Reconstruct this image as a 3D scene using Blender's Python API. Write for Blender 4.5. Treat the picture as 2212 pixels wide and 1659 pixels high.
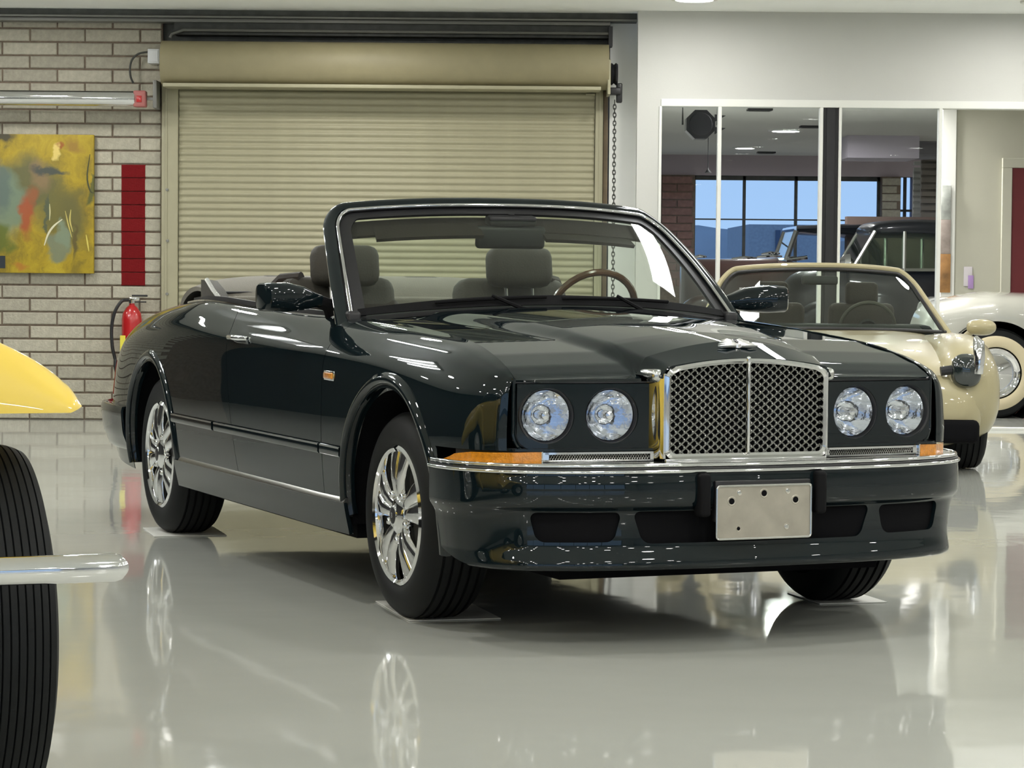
import bpy, bmesh, math, random
import numpy as np
from mathutils import Vector, Matrix
random.seed(7)
for o in list(bpy.data.objects): bpy.data.objects.remove(o)
scn = bpy.context.scene
COL = scn.collection
PI = math.pi
R = math.radians

# ------------------------------------------------------------------ camera
CH = 1.1896
cam_d = bpy.data.cameras.new('camera'); cam = bpy.data.objects.new('camera', cam_d); COL.objects.link(cam)
cam_d.sensor_width = 36; cam_d.lens = 36 * 5733.6 / 2212; cam_d.clip_start = .1; cam_d.clip_end = 800
pit, rol = R(-2.4883), R(.4953)
fw = Vector((0, math.cos(pit), math.sin(pit))); rt0 = Vector((1, 0, 0)); up0 = rt0.cross(fw)
rt = rt0 * math.cos(rol) + up0 * math.sin(rol); up = -rt0 * math.sin(rol) + up0 * math.cos(rol)
M = Matrix.Identity(4)
for i in range(3):
    M[i][0] = rt[i]; M[i][1] = up[i]; M[i][2] = -fw[i]
M.translation = Vector((0, 0, CH)); cam.matrix_world = M
scn.camera = cam

# ------------------------------------------------------------------ light and exposure
LAMP = 105.0      # radiance of the round ceiling lamps
TUBE = 45.0       # radiance of the fluorescent tubes
SKYLIGHT = 17.0   # radiance of the large ceiling light panels
scn.view_settings.view_transform = 'Standard'; scn.view_settings.look = 'None'
scn.view_settings.exposure = 0.38; scn.view_settings.gamma = 1.0
scn.view_settings.use_curve_mapping = False
w = bpy.data.worlds.new('sky'); scn.world = w; w.use_nodes = True
nt = w.node_tree; nt.nodes.clear()
out = nt.nodes.new('ShaderNodeOutputWorld'); bg = nt.nodes.new('ShaderNodeBackground')
tc = nt.nodes.new('ShaderNodeTexCoord'); sp = nt.nodes.new('ShaderNodeSeparateXYZ')
rp = nt.nodes.new('ShaderNodeValToRGB')
rp.color_ramp.elements[0].position = 0.0; rp.color_ramp.elements[0].color = (.40, .58, .82, 1)
rp.color_ramp.elements[1].position = .35; rp.color_ramp.elements[1].color = (.18, .36, .74, 1)
nt.links.new(tc.outputs['Generated'], sp.inputs[0]); nt.links.new(sp.outputs['Z'], rp.inputs[0])
nt.links.new(rp.outputs[0], bg.inputs[0]); bg.inputs[1].default_value = 1.0
nt.links.new(bg.outputs[0], out.inputs[0])

# ------------------------------------------------------------------ pixel helpers (place real geometry in depth)
TR = math.tan(rol)
def at(px, py, D):
    """world point seen at photograph pixel px,py on the plane y = D"""
    u = (px - 1106) / 5733.6; v = -(py - 829.5) / 5733.6
    d = fw + rt * u + up * v
    t = D / d.y
    return Vector((d.x * t, D, CH + d.z * t))

# ------------------------------------------------------------------ materials
def mat(name, col, rough=.5, metal=0.0, spec=.5, coat=0.0, coat_rough=.03, noise=0.0, nscale=8.0, bump=0.0, bscale=40.0,
        emit=None, estr=0.0, rnd=0.0, ior=1.5):
    m = bpy.data.materials.new(name); m.use_nodes = True
    t = m.node_tree; b = t.nodes['Principled BSDF']
    b.inputs['Base Color'].default_value = (*col, 1); b.inputs['Roughness'].default_value = rough
    b.inputs['Metallic'].default_value = metal; b.inputs['Specular IOR Level'].default_value = spec
    b.inputs['Coat Weight'].default_value = coat; b.inputs['Coat Roughness'].default_value = coat_rough
    b.inputs['IOR'].default_value = ior
    if emit: b.inputs['Emission Color'].default_value = (*emit, 1); b.inputs['Emission Strength'].default_value = estr
    tcn = t.nodes.new('ShaderNodeTexCoord')
    last = None
    if noise or rnd:
        mx = t.nodes.new('ShaderNodeMix'); mx.data_type = 'RGBA'; mx.blend_type = 'MULTIPLY'; mx.inputs[0].default_value = 1
        mx.inputs[6].default_value = (*col, 1)
        val = None
        if noise:
            n = t.nodes.new('ShaderNodeTexNoise'); n.inputs['Scale'].default_value = nscale; n.inputs['Detail'].default_value = 6
            t.links.new(tcn.outputs['Object'], n.inputs['Vector'])
            mr = t.nodes.new('ShaderNodeMapRange'); mr.inputs[1].default_value = .3; mr.inputs[2].default_value = .7
            mr.inputs[3].default_value = 1 - noise; mr.inputs[4].default_value = 1 + noise
            t.links.new(n.outputs[0], mr.inputs[0]); val = mr.outputs[0]
        if rnd:
            oi = t.nodes.new('ShaderNodeObjectInfo'); m2 = t.nodes.new('ShaderNodeMapRange')
            m2.inputs[3].default_value = 1 - rnd; m2.inputs[4].default_value = 1 + rnd
            t.links.new(oi.outputs['Random'], m2.inputs[0])
            if val:
                mm = t.nodes.new('ShaderNodeMath'); mm.operation = 'MULTIPLY'
                t.links.new(val, mm.inputs[0]); t.links.new(m2.outputs[0], mm.inputs[1]); val = mm.outputs[0]
            else: val = m2.outputs[0]
        t.links.new(val, mx.inputs[7]); t.links.new(mx.outputs[2], b.inputs['Base Color'])
    if bump:
        n2 = t.nodes.new('ShaderNodeTexNoise'); n2.inputs['Scale'].default_value = bscale; n2.inputs['Detail'].default_value = 3
        t.links.new(tcn.outputs['Object'], n2.inputs['Vector'])
        bp = t.nodes.new('ShaderNodeBump'); bp.inputs['Strength'].default_value = bump; bp.inputs['Distance'].default_value = .01
        t.links.new(n2.outputs[0], bp.inputs['Height']); t.links.new(bp.outputs[0], b.inputs['Normal'])
    return m

def glass_mat(name, tint, refl=.05, rough=0.0):
    """thin glazing: tinted see-through plus a fresnel reflection"""
    m = bpy.data.materials.new(name); m.use_nodes = True; t = m.node_tree; t.nodes.clear()
    o = t.nodes.new('ShaderNodeOutputMaterial'); tr = t.nodes.new('ShaderNodeBsdfTransparent'); gl = t.nodes.new('ShaderNodeBsdfGlossy')
    lw = t.nodes.new('ShaderNodeLayerWeight'); lw.inputs[0].default_value = .5; pw = t.nodes.new('ShaderNodeMath'); pw.operation = 'POWER'; pw.inputs[1].default_value = 5
    fr = t.nodes.new('ShaderNodeMath'); fr.operation = 'MULTIPLY_ADD'; fr.inputs[1].default_value = (1 - refl) if refl > .01 else .3; fr.inputs[2].default_value = refl
    t.links.new(lw.outputs['Facing'], pw.inputs[0]); t.links.new(pw.outputs[0], fr.inputs[0]); mx = t.nodes.new('ShaderNodeMixShader')
    tr.inputs[0].default_value = (*tint, 1); gl.inputs['Roughness'].default_value = rough; gl.inputs[0].default_value = (1, 1, 1, 1)
    t.links.new(fr.outputs[0], mx.inputs[0]); t.links.new(tr.outputs[0], mx.inputs[1]); t.links.new(gl.outputs[0], mx.inputs[2])
    t.links.new(mx.outputs[0], o.inputs[0]); return m

MT = {}
MT['paint'] = mat('dark_green_grey_paint', (.0045, .0090, .0112), .4, 0.0, 0.0, 1.0, .012)
MT['paint_cream'] = mat('cream_paint', (.42, .37, .22), .35, 0, .3, .8, .02)
MT['paint_white'] = mat('white_paint', (.38, .38, .34), .35, 0, .5, 1.0, .02)
MT['paint_yellow'] = mat('yellow_paint', (.78, .565, .08), .4, 0, .5, .8, .03)
MT['paint_black'] = mat('black_paint', (.008, .008, .009), .4, 0, .2, .5, .06)
MT['paint_brown'] = mat('dark_brown_paint', (.035, .015, .012), .3, 0, .5, 1.0, .02)
MT['chrome'] = mat('chrome', (.80, .80, .81), .05, 1.0)
MT['chrome_soft'] = mat('satin_chrome', (.62, .62, .60), .18, 1.0)
MT['silver'] = mat('badge_silver', (.95, .95, .95), .30, 1.0)
MT['wire'] = mat('grille_wire_metal', (.30, .30, .285), .32, 1.0)
MT['black'] = mat('black_plastic', (.010, .010, .012), .45)
MT['dull_black'] = mat('dull_black_trim', (.005, .005, .006), .75, 0, .15)
MT['matt_black'] = mat('matt_black', (.005, .005, .006), .9, 0, .1)
MT['rubber'] = mat('tyre_rubber', (.005, .006, .0065), .62, 0, .25, noise=.15, nscale=20)
MT['leather'] = mat('grey_tan_leather', (.066, .062, .053), .6, 0, .2, noise=.08, bump=.15, bscale=120)
MT['leather_brown'] = mat('brown_leather', (.030, .023, .019), .6, 0, .2, noise=.08, bump=.15, bscale=120)
MT['dash'] = mat('dark_dashboard_leather', (.008, .011, .011), .7, 0, .15, bump=.1, bscale=150)
MT['wood'] = mat('varnished_walnut', (.11, .045, .02), .2, coat=.6, noise=.35, nscale=30)
MT['fabric'] = mat('taupe_roof_fabric', (.21, .195, .165), .8, noise=.06, bump=.2, bscale=200)
MT['amber'] = mat('amber_lens', (.60, .22, .006), .12, 0, .6, 1.0, .02, noise=.25, nscale=60, bump=.3, bscale=160)
MT['red_lens'] = mat('red_lens', (.25, .01, .01), .1, coat=1)
MT['wglass'] = glass_mat('windscreen_glass', (.80, .88, .80))
MT['glass'] = glass_mat('window_glass', (.93, .95, .97), .003)
MT['lens'] = glass_mat('lamp_glass', (.97, .98, 1.0))
MT['dark_glass'] = mat('dark_tinted_glass', (.012, .018, .018), .06, 0, .6, 1)
MT['reflector'] = mat('lamp_reflector', (.82, .84, .88), .09, 1.0, bump=.35, bscale=18)
MT['plate'] = mat('brushed_aluminium_plate', (.42, .39, .33), .42, .55, noise=.10, nscale=14)
MT['plaster'] = mat('white_plaster', (.545, .55, .53), .85, noise=.015, nscale=3, bump=.05, bscale=60)
MT['plaster_grey'] = mat('grey_plaster', (.50, .51, .49), .85, noise=.03, nscale=4)
MT['plaster_cream'] = mat('cream_plaster', (.43, .425, .355), .85, noise=.02, nscale=3)
MT['ceiling'] = mat('ceiling_plaster', (.86, .88, .87), .9, noise=.015, nscale=2)
MT['white_trim'] = mat('white_painted_trim', (.70, .71, .68), .5)
MT['brick'] = mat('slump_block', (.40, .378, .305), .9, noise=.12, nscale=26, bump=.6, bscale=70, rnd=.13)
MT['mortar'] = mat('brown_mortar', (.18, .140, .105), .95, noise=.2, nscale=30)
MT['brick_red'] = mat('red_painted_block', (.155, .006, .008), .8, 0, .15, noise=.06, nscale=25, bump=.4, bscale=70, rnd=.05)
MT['brick_brown'] = mat('red_brown_brick', (.20, .115, .098), .9, noise=.2, nscale=20, rnd=.15)
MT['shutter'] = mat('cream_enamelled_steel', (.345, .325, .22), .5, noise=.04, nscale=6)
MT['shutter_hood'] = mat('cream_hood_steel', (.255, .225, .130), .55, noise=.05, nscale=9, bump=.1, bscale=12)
MT['steel_dark'] = mat('dark_painted_steel', (.055, .058, .052), .6, noise=.3, nscale=12)
MT['steel_grey'] = mat('grey_galvanised_steel', (.20, .20, .185), .45, .4)
MT['ext_red'] = mat('extinguisher_red', (.42, .012, .015), .25, coat=.6)
MT['yellow_tag'] = mat('yellow_tag', (.70, .62, .06), .6)
MT['white_plastic'] = mat('white_plastic', (.70, .72, .74), .5)
MT['mat_sheet'] = mat('white_floor_sheet', (.62, .62, .58), .5)
MT['cream_tyre'] = mat('whitewall_rubber', (.55, .48, .32), .6)
MT['door_red'] = mat('dark_red_door', (.115, .010, .014), .6)
MT['dark_wall'] = mat('dark_side_wall', (.018, .018, .019), .7, noise=.1)
MT['hill'] = mat('hazy_grey_hill', (.40, .36, .32), .95, noise=.2, nscale=.05)
MT['lamp'] = mat('lamp_diffuser', (.9, .9, .88), .5, emit=(1.0, .975, .92), estr=LAMP)
MT['lamp_far'] = mat('warm_lamp_diffuser', (.9, .9, .88), .5, emit=(1.0, .97, .92), estr=190)
MT['tube'] = mat('fluorescent_tube', (.9, .9, .9), .5, emit=(.95, .98, 1.0), estr=TUBE)
MT['panel'] = mat('light_panel_diffuser', (.9, .9, .9), .5, emit=(.97, .99, 1.0), estr=SKYLIGHT)

# polished epoxy floor
m = bpy.data.materials.new('polished_epoxy_floor'); m.use_nodes = True; t = m.node_tree; b = t.nodes['Principled BSDF']
tcn = t.nodes.new('ShaderNodeTexCoord'); n1 = t.nodes.new('ShaderNodeTexNoise'); n1.inputs['Scale'].default_value = .9; n1.inputs['Detail'].default_value = 5
t.links.new(tcn.outputs['Object'], n1.inputs['Vector'])
cr = t.nodes.new('ShaderNodeValToRGB'); cr.color_ramp.elements[0].color = (.42, .435, .40, 1); cr.color_ramp.elements[1].color = (.465, .475, .44, 1)
t.links.new(n1.outputs[0], cr.inputs[0]); t.links.new(cr.outputs[0], b.inputs['Base Color'])
b.inputs['Roughness'].default_value = .055; b.inputs['IOR'].default_value = 1.42
n2 = t.nodes.new('ShaderNodeTexNoise'); n2.inputs['Scale'].default_value = 2.6; n2.inputs['Detail'].default_value = 2
mp = t.nodes.new('ShaderNodeMapping'); t.links.new(tcn.outputs['Object'], mp.inputs[0]); mp.inputs['Scale'].default_value = (1, 1, 1)
t.links.new(mp.outputs[0], n2.inputs['Vector'])
bpn = t.nodes.new('ShaderNodeBump'); bpn.inputs['Strength'].default_value = .06; bpn.inputs['Distance'].default_value = .02
t.links.new(n2.outputs[0], bpn.inputs['Height']); t.links.new(bpn.outputs[0], b.inputs['Normal'])
MT['floor'] = m

# abstract painting
def painting_mat(name, x0, x1, z0, z1):
    m = bpy.data.materials.new(name); m.use_nodes = True; t = m.node_tree; b = t.nodes['Principled BSDF']
    tcn = t.nodes.new('ShaderNodeTexCoord'); nz = t.nodes.new('ShaderNodeTexNoise'); nz.inputs['Scale'].default_value = 7; nz.inputs['Detail'].default_value = 8
    t.links.new(tcn.outputs['Object'], nz.inputs['Vector'])
    # distorted coordinates
    vs = t.nodes.new('ShaderNodeVectorMath'); vs.operation = 'SUBTRACT'; vs.inputs[1].default_value = (.5, .5, .5)
    t.links.new(nz.outputs['Color'], vs.inputs[0])
    sc = t.nodes.new('ShaderNodeVectorMath'); sc.operation = 'SCALE'; sc.inputs['Scale'].default_value = .22; t.links.new(vs.outputs[0], sc.inputs[0])
    ad = t.nodes.new('ShaderNodeVectorMath'); ad.operation = 'ADD'; t.links.new(tcn.outputs['Object'], ad.inputs[0]); t.links.new(sc.outputs[0], ad.inputs[1])
    base = t.nodes.new('ShaderNodeTexNoise'); base.inputs['Scale'].default_value = 3.2; base.inputs['Detail'].default_value = 10; base.inputs['Roughness'].default_value = .7
    mpn = t.nodes.new('ShaderNodeMapping'); mpn.inputs['Scale'].default_value = (1.6, 1, .8); t.links.new(ad.outputs[0], mpn.inputs[0]); t.links.new(mpn.outputs[0], base.inputs['Vector'])
    cr = t.nodes.new('ShaderNodeValToRGB'); e = cr.color_ramp.elements
    e[0].position = .32; e[0].color = (.17, .125, .012, 1); e[1].position = .68; e[1].color = (.46, .35, .02, 1)
    for p, c in ((.44, (.26, .19, .012)), (.54, (.37, .265, .01))):
        q = e.new(p); q.color = (*c, 1)
    t.links.new(base.outputs[0], cr.inputs[0]); cur = cr.outputs[0]
    spots = [  # u, v (0..1 in the canvas), radii, colour, softness
        (.30, .62, .34, .22, (.10, .105, .045), .5), (.62, .45, .20, .20, (.13, .12, .03), .6), (.78, .38, .14, .20, (.12, .11, .03), .6),
        (.45, .70, .10, .12, (.22, .15, .07), .6), (.07, .50, .20, .22, (.16, .22, .15), .4), (.00, .62, .13, .20, (.10, .14, .12), .4),
        (.30, .42, .07, .16, (.33, .07, .02), .6), (.33, .58, .07, .06, (.26, .09, .03), .7), (.55, .735, .16, .028, (.045, .06, .055), .5),
        (.02, .97, .12, .05, (.03, .028, .02), .4), (.04, .24, .10, .10, (.10, .13, .015), .5), (.62, .19, .12, .095, (.17, .20, .13), .3),
        (.68, .27, .055, .10, (.19, .24, .16), .4), (.66, .90, .045, .022, (.30, .09, .01), .5), (.80, .92, .08, .05, (.28, .16, .02), .6),
        (.62, .87, .03, .045, (.70, .55, .16), .5), (.24, .04, .10, .03, (.40, .17, .02), .6), (.97, .62, .035, .10, (.08, .09, .02), .4),
        (.50, .42, .02, .13, (.07, .09, .05), .4), (.80, .24, .025, .15, (.10, .08, .02), .5)]
    W = x1 - x0; H = z1 - z0
    for (u, v, ru, rv, c, soft) in spots:
        mm = t.nodes.new('ShaderNodeMapping'); mm.vector_type = 'TEXTURE'
        mm.inputs['Location'].default_value = (x0 + u * W, 0, z0 + v * H); mm.inputs['Scale'].default_value = (ru * W * 1.3, 9, rv * H * 1.3)
        t.links.new(ad.outputs[0], mm.inputs[0])
        ln = t.nodes.new('ShaderNodeVectorMath'); ln.operation = 'LENGTH'; t.links.new(mm.outputs[0], ln.inputs[0])
        mr = t.nodes.new('ShaderNodeMapRange'); mr.inputs[1].default_value = 1 - soft; mr.inputs[2].default_value = 1.0; mr.inputs[3].default_value = .92; mr.inputs[4].default_value = 0
        t.links.new(ln.outputs['Value'], mr.inputs[0])
        mx = t.nodes.new('ShaderNodeMix'); mx.data_type = 'RGBA'; mx.inputs[7].default_value = (*c, 1)
        t.links.new(mr.outputs[0], mx.inputs[0]); t.links.new(cur, mx.inputs[6]); cur = mx.outputs[2]
    t.links.new(cur, b.inputs['Base Color']); b.inputs['Roughness'].default_value = .6
    bpn = t.nodes.new('ShaderNodeBump'); bpn.inputs['Strength'].default_value = .5; bpn.inputs['Distance'].default_value = .004
    t.links.new(base.outputs[0], bpn.inputs['Height']); t.links.new(bpn.outputs[0], b.inputs['Normal'])
    return m

# ------------------------------------------------------------------ object helpers
def link(o, parent=None):
    COL.objects.link(o)
    if parent is not None: o.parent = parent
    return o
def props(o, label=None, cat=None, group=None, kind=None):
    if label: o['label'] = label
    if cat: o['category'] = cat
    if group: o['group'] = group
    if kind: o['kind'] = kind
    return o
def mesh(name, verts, faces, m, parent=None, smooth=True, angle=35, loc=None, solid=0, offset=-1):
    me = bpy.data.meshes.new(name)
    me.from_pydata([tuple(float(c) for c in v) for v in verts], [], [tuple(int(i) for i in f) for f in faces]); me.update()
    if smooth:
        me.polygons.foreach_set('use_smooth', [True] * len(me.polygons)); me.set_sharp_from_angle(angle=R(angle))
    me.materials.append(m)
    o = bpy.data.objects.new(name, me); link(o, parent)
    if loc is not None: o.location = loc
    if solid:
        md = o.modifiers.new('solid', 'SOLIDIFY'); md.thickness = solid; md.offset = offset; md.use_even_offset = False
        es = o.modifiers.new('edges', 'EDGE_SPLIT'); es.split_angle = R(angle)
    return o
def empty(name, loc=(0, 0, 0), rz=0, parent=None):
    o = bpy.data.objects.new(name, None); link(o, parent); o.location = loc; o.rotation_euler = (0, 0, rz); o.empty_display_size = .1; return o
def thing(name, label, cat, loc=(0, 0, 0), rz=0, group=None):
    return props(empty(name, loc, rz), label, cat, group)

class G:
    """geometry collector"""
    def __init__(s): s.v = []; s.f = []
    def add(s, v, f):
        n = len(s.v); s.v += [tuple(p) for p in v]; s.f += [tuple(i + n for i in q) for q in f]; return s
    def box(s, a, b, bev=0.0):
        x0, y0, z0 = [min(a[i], b[i]) for i in range(3)]; x1, y1, z1 = [max(a[i], b[i]) for i in range(3)]
        if bev <= 0:
            v = [(x, y, z) for z in (z0, z1) for y in (y0, y1) for x in (x0, x1)]
            return s.add(v, [(0, 2, 3, 1), (4, 5, 7, 6), (0, 1, 5, 4), (2, 6, 7, 3), (0, 4, 6, 2), (1, 3, 7, 5)])
        bm = bmesh.new(); bmesh.ops.create_cube(bm, size=1)
        for q in bm.verts: q.co = Vector(((x0 + x1) / 2 + q.co.x * (x1 - x0), (y0 + y1) / 2 + q.co.y * (y1 - y0), (z0 + z1) / 2 + q.co.z * (z1 - z0)))
        bv = min(bev, .49 * min(x1 - x0, y1 - y0, z1 - z0))
        bmesh.ops.bevel(bm, geom=list(bm.edges), offset=bv, segments=3, profile=.5, affect='EDGES')
        bm.verts.index_update(); v = [tuple(q.co) for q in bm.verts]; f = [tuple(x.index for x in q.verts) for q in bm.faces]; bm.free()
        return s.add(v, f)
    def tube(s, pts, r, n=8, cap=True, closed=False):
        P = [Vector(p) for p in pts]; L = len(P); rs = r if isinstance(r, (list, tuple)) else [r] * L
        T = []
        for i in range(L):
            a = P[i - 1] if (i > 0 or closed) else P[i]; b_ = P[(i + 1) % L] if (i < L - 1 or closed) else P[i]
            T.append((b_ - a).normalized())
        ref = Vector((0, 0, 1)) if abs(T[0].z) < .9 else Vector((1, 0, 0))
        N = (ref - T[0] * ref.dot(T[0])).normalized(); v = []
        for i in range(L):
            N = (N - T[i] * N.dot(T[i])).normalized(); B = T[i].cross(N)
            for k in range(n):
                a = 2 * PI * k / n; v.append(P[i] + (N * math.cos(a) + B * math.sin(a)) * rs[i])
        f = []
        for i in range(L if closed else L - 1):
            j = (i + 1) % L
            for k in range(n): f.append((i * n + k, i * n + (k + 1) % n, j * n + (k + 1) % n, j * n + k))
        if cap and not closed: f.append(tuple(range(n - 1, -1, -1))); f.append(tuple((L - 1) * n + k for k in range(n)))
        return s.add(v, f)
    def lathe(s, prof, org=(0, 0, 0), axis='y', n=48, closed=False):
        """prof: list of (radius, offset along axis)"""
        v = []; L = len(prof)
        for (r, h) in prof:
            for k in range(n):
                a = 2 * PI * k / n; c, d = r * math.cos(a), r * math.sin(a)
                p = {'y': (c, h, d), 'x': (h, c, d), 'z': (c, d, h)}[axis]
                v.append((p[0] + org[0], p[1] + org[1], p[2] + org[2]))
        f = []
        for i in range(L if closed else L - 1):
            j = (i + 1) % L
            for k in range(n): f.append((i * n + k, j * n + k, j * n + (k + 1) % n, i * n + (k + 1) % n))
        return s.add(v, f)
    def prism(s, poly, h0, h1, axis='y'):
        """poly in the plane normal to axis"""
        n = len(poly); v = []
        for h in (h0, h1):
            for (a, b_) in poly: v.append({'y': (a, h, b_), 'x': (h, a, b_), 'z': (a, b_, h)}[axis])
        f = [tuple(range(n)), tuple(range(2 * n - 1, n - 1, -1))] + [(i, i + n, (i + 1) % n + n, (i + 1) % n) for i in range(n)]
        return s.add(v, f)
    def sweep(s, pts, prof, nrm, cap=True, closed=False):
        """profile (a along nrm, b along binormal) carried along pts; nrm list of vectors"""
        P = [Vector(p) for p in pts]; L = len(P); n = len(prof); v = []
        for i in range(L):
            a = P[i - 1] if (i > 0 or closed) else P[i]; b_ = P[(i + 1) % L] if (i < L - 1 or closed) else P[i]
            T = (b_ - a).normalized(); N = Vector(nrm[i]); N = (N - T * N.dot(T)).normalized(); B = T.cross(N)
            for (x, y) in prof: v.append(P[i] + N * x + B * y)
        f = []
        for i in range(L if closed else L - 1):
            j = (i + 1) % L
            for k in range(n): f.append((i * n + k, i * n + (k + 1) % n, j * n + (k + 1) % n, j * n + k))
        if cap and not closed: f.append(tuple(range(n - 1, -1, -1))); f.append(tuple((L - 1) * n + k for k in range(n)))
        return s.add(v, f)
    def xf(s, Mx):
        s.v = [tuple(Mx @ Vector(p)) for p in s.v]; return s
    def o(s, name, m, parent=None, fix=True, **k):
        ob = mesh(name, s.v, s.f, m, parent, **k)
        if fix:
            bm = bmesh.new(); bm.from_mesh(ob.data); bmesh.ops.recalc_face_normals(bm, faces=bm.faces); bm.to_mesh(ob.data); bm.free()
            if k.get('smooth', True): ob.data.set_sharp_from_angle(angle=R(k.get('angle', 35)))
        return ob

def cm(P, t):
    """Catmull-Rom through the rows of P (n, ...) at t (array in 0..n-1)"""
    P = np.asarray(P, float); n = len(P); t = np.clip(np.asarray(t, float), 0, n - 1 - 1e-9)
    i = np.floor(t).astype(int); f = t - i
    g = lambda k: P[np.clip(k, 0, n - 1)]
    p0 = np.where((i - 1 >= 0)[..., None] if P.ndim == 2 else (i - 1 >= 0), g(i - 1), 2 * g(i) - g(i + 1))
    p3 = np.where((i + 2 <= n - 1)[..., None] if P.ndim == 2 else (i + 2 <= n - 1), g(i + 2), 2 * g(i + 1) - g(i))
    p1, p2 = g(i), g(i + 1)
    if P.ndim == 2: f = f[..., None]
    return .5 * (2 * p1 + (-p0 + p2) * f + (2 * p0 - 5 * p1 + 4 * p2 - p3) * f ** 2 + (-p0 + 3 * p1 - 3 * p2 + p3) * f ** 3)

def surf(name, func, nu, nv, m, parent=None, holes=(), solid=0, flip=False, angle=40, us=(0, 1), vs=(0, 1)):
    """grid surface of func(u,v)->(...,3) with holes (signed distance of the point < 0 is cut) whose rims are snapped"""
    U, V = np.meshgrid(np.linspace(us[0], us[1], nu + 1), np.linspace(vs[0], vs[1], nv + 1), indexing='ij')
    du = (us[1] - us[0]) / nu; dv = (vs[1] - vs[0]) / nv
    keep = np.ones((nu, nv), bool)
    for h in holes:
        s = h(func(U, V)); c = (s[:-1, :-1] + s[1:, :-1] + s[:-1, 1:] + s[1:, 1:]) / 4
        kill = c < 0; keep &= ~kill
        near = np.zeros(U.shape, bool)
        kk = np.pad(kill, 1); al = np.pad(~kill, 1)
        dead = kk[:-1, :-1] | kk[1:, :-1] | kk[:-1, 1:] | kk[1:, 1:]; alive = al[:-1, :-1] | al[1:, :-1] | al[:-1, 1:] | al[1:, 1:]
        ed = np.zeros(U.shape, bool); ed[:] = dead & alive
        U0, V0 = U.copy(), V.copy()
        for _ in range(6):
            s = h(func(U, V)); su = (h(func(U + du * .1, V)) - s) / .1; sv = (h(func(U, V + dv * .1)) - s) / .1
            g2 = su ** 2 + sv ** 2 + 1e-12
            U = np.where(ed, np.clip(U - s * su / g2 * du * .8, U0 - du * .95, U0 + du * .95), U)
            V = np.where(ed, np.clip(V - s * sv / g2 * dv * .8, V0 - dv * .95, V0 + dv * .95), V)
        # keep the outer border where it was
        lo, hi = min(us), max(us); U = np.clip(U, lo, hi); V = np.clip(V, min(vs), max(vs))
    P = func(U, V).reshape(-1, 3); idx = np.arange((nu + 1) * (nv + 1)).reshape(nu + 1, nv + 1); used = {}
    vv = []; ff = []
    def gi(k):
        if k not in used: used[k] = len(vv); vv.append(P[k])
        return used[k]
    for i in range(nu):
        for j in range(nv):
            if keep[i, j]:
                q = [idx[i, j], idx[i + 1, j], idx[i + 1, j + 1], idx[i, j + 1]]
                if flip: q = q[::-1]
                ff.append([gi(k) for k in q])
    return mesh(name, vv, ff, m, parent, solid=solid, angle=angle)

def text_obj(name, body, size, m, parent, loc, rot, ext=.001):
    c = bpy.data.curves.new(name, 'FONT'); c.body = body; c.size = size; c.extrude = ext; c.align_x = 'CENTER'; c.align_y = 'CENTER'
    c.resolution_u = 3; tmp = bpy.data.objects.new('tmp_text', c); COL.objects.link(tmp); bpy.context.view_layer.update()
    me = bpy.data.meshes.new_from_object(tmp); bpy.data.objects.remove(tmp); me.materials.clear(); me.materials.append(m)
    o = bpy.data.objects.new(name, me); link(o, parent); o.location = loc; o.rotation_euler = rot; return o

# ================================================================== THE ROOM
DW, DP = 20.4, 20.0          # depth of the brick wall and of the white wall in front of it
CZ = 3.13                    # ceiling height
XJ = at(350, 500, DW).x      # left edge of the shutter guide
XL, XR, YB, YF = -9.0, 11.0, -9.0, 36.0
def struct(o): o['kind'] = 'structure'; return o

struct(G().box((XL - .2, YB - .2, -.1), (XR + .2, YF + .2, 0)).o('floor', MT['floor'], smooth=False))
struct(G().box((XL, YB, CZ), (XR, DW + .25, CZ + .1)).o('ceiling', MT['ceiling'], smooth=False))
# ---- brick wall on the left
wb = struct(G().box((XL, DW + .014, 0), (XJ, DW + .25, CZ)).o('wall_back', MT['mortar'], smooth=False))
BH, BL, MJ = .1033, .4226, .013
xj0 = at(242, 630, DW).x
def brick_mesh(name, l, h, m, ch=.006, d=.016):
    x, z = l / 2, h / 2
    v = [(-x, d, -z), (x, d, -z), (x, d, z), (-x, d, z), (-x, ch, -z), (x, ch, -z), (x, ch, z), (-x, ch, z),
         (-x + ch, 0, -z + ch), (x - ch, 0, -z + ch), (x - ch, 0, z - ch), (-x + ch, 0, z - ch)]
    f = []
    for a in (0, 4):
        for i in range(4): j = (i + 1) % 4; f.append((a + i, a + j, a + 4 + j, a + 4 + i))
    f.append((8, 9, 10, 11))
    me = bpy.data.meshes.new(name); me.from_pydata(v, [], f); me.update(); me.materials.append(m)
    return me
cache = {}
far_bricks = G()
def put_brick(x0, x1, k, m='brick', parent=None, D=DW, nm='brick', h=BH):
    l = round(x1 - x0 - MJ, 3)
    if l < .02: return
    key = (l, m, h)
    if key not in cache: cache[key] = brick_mesh(nm, l, h - MJ, MT[m])
    o = bpy.data.objects.new(nm, cache[key]); link(o, parent)
    o.location = ((x0 + x1) / 2 + random.uniform(-.002, .002), D + random.uniform(-.0015, .0015), (k + .5) * h + random.uniform(-.001, .001))
    o.rotation_euler = (random.uniform(-.008, .008), 0, random.uniform(-.003, .003))
xr0, xr1 = at(262, 480, DW).x, at(314, 480, DW).x
kr0, kr1 = 10, 19            # courses painted red
XVIS = -4.5
rs = thing('painted_stripe', 'red painted vertical stripe on the brick wall above the extinguisher', 'painted stripe', ((xr0 + xr1) / 2, DW, kr0 * BH))
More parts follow.
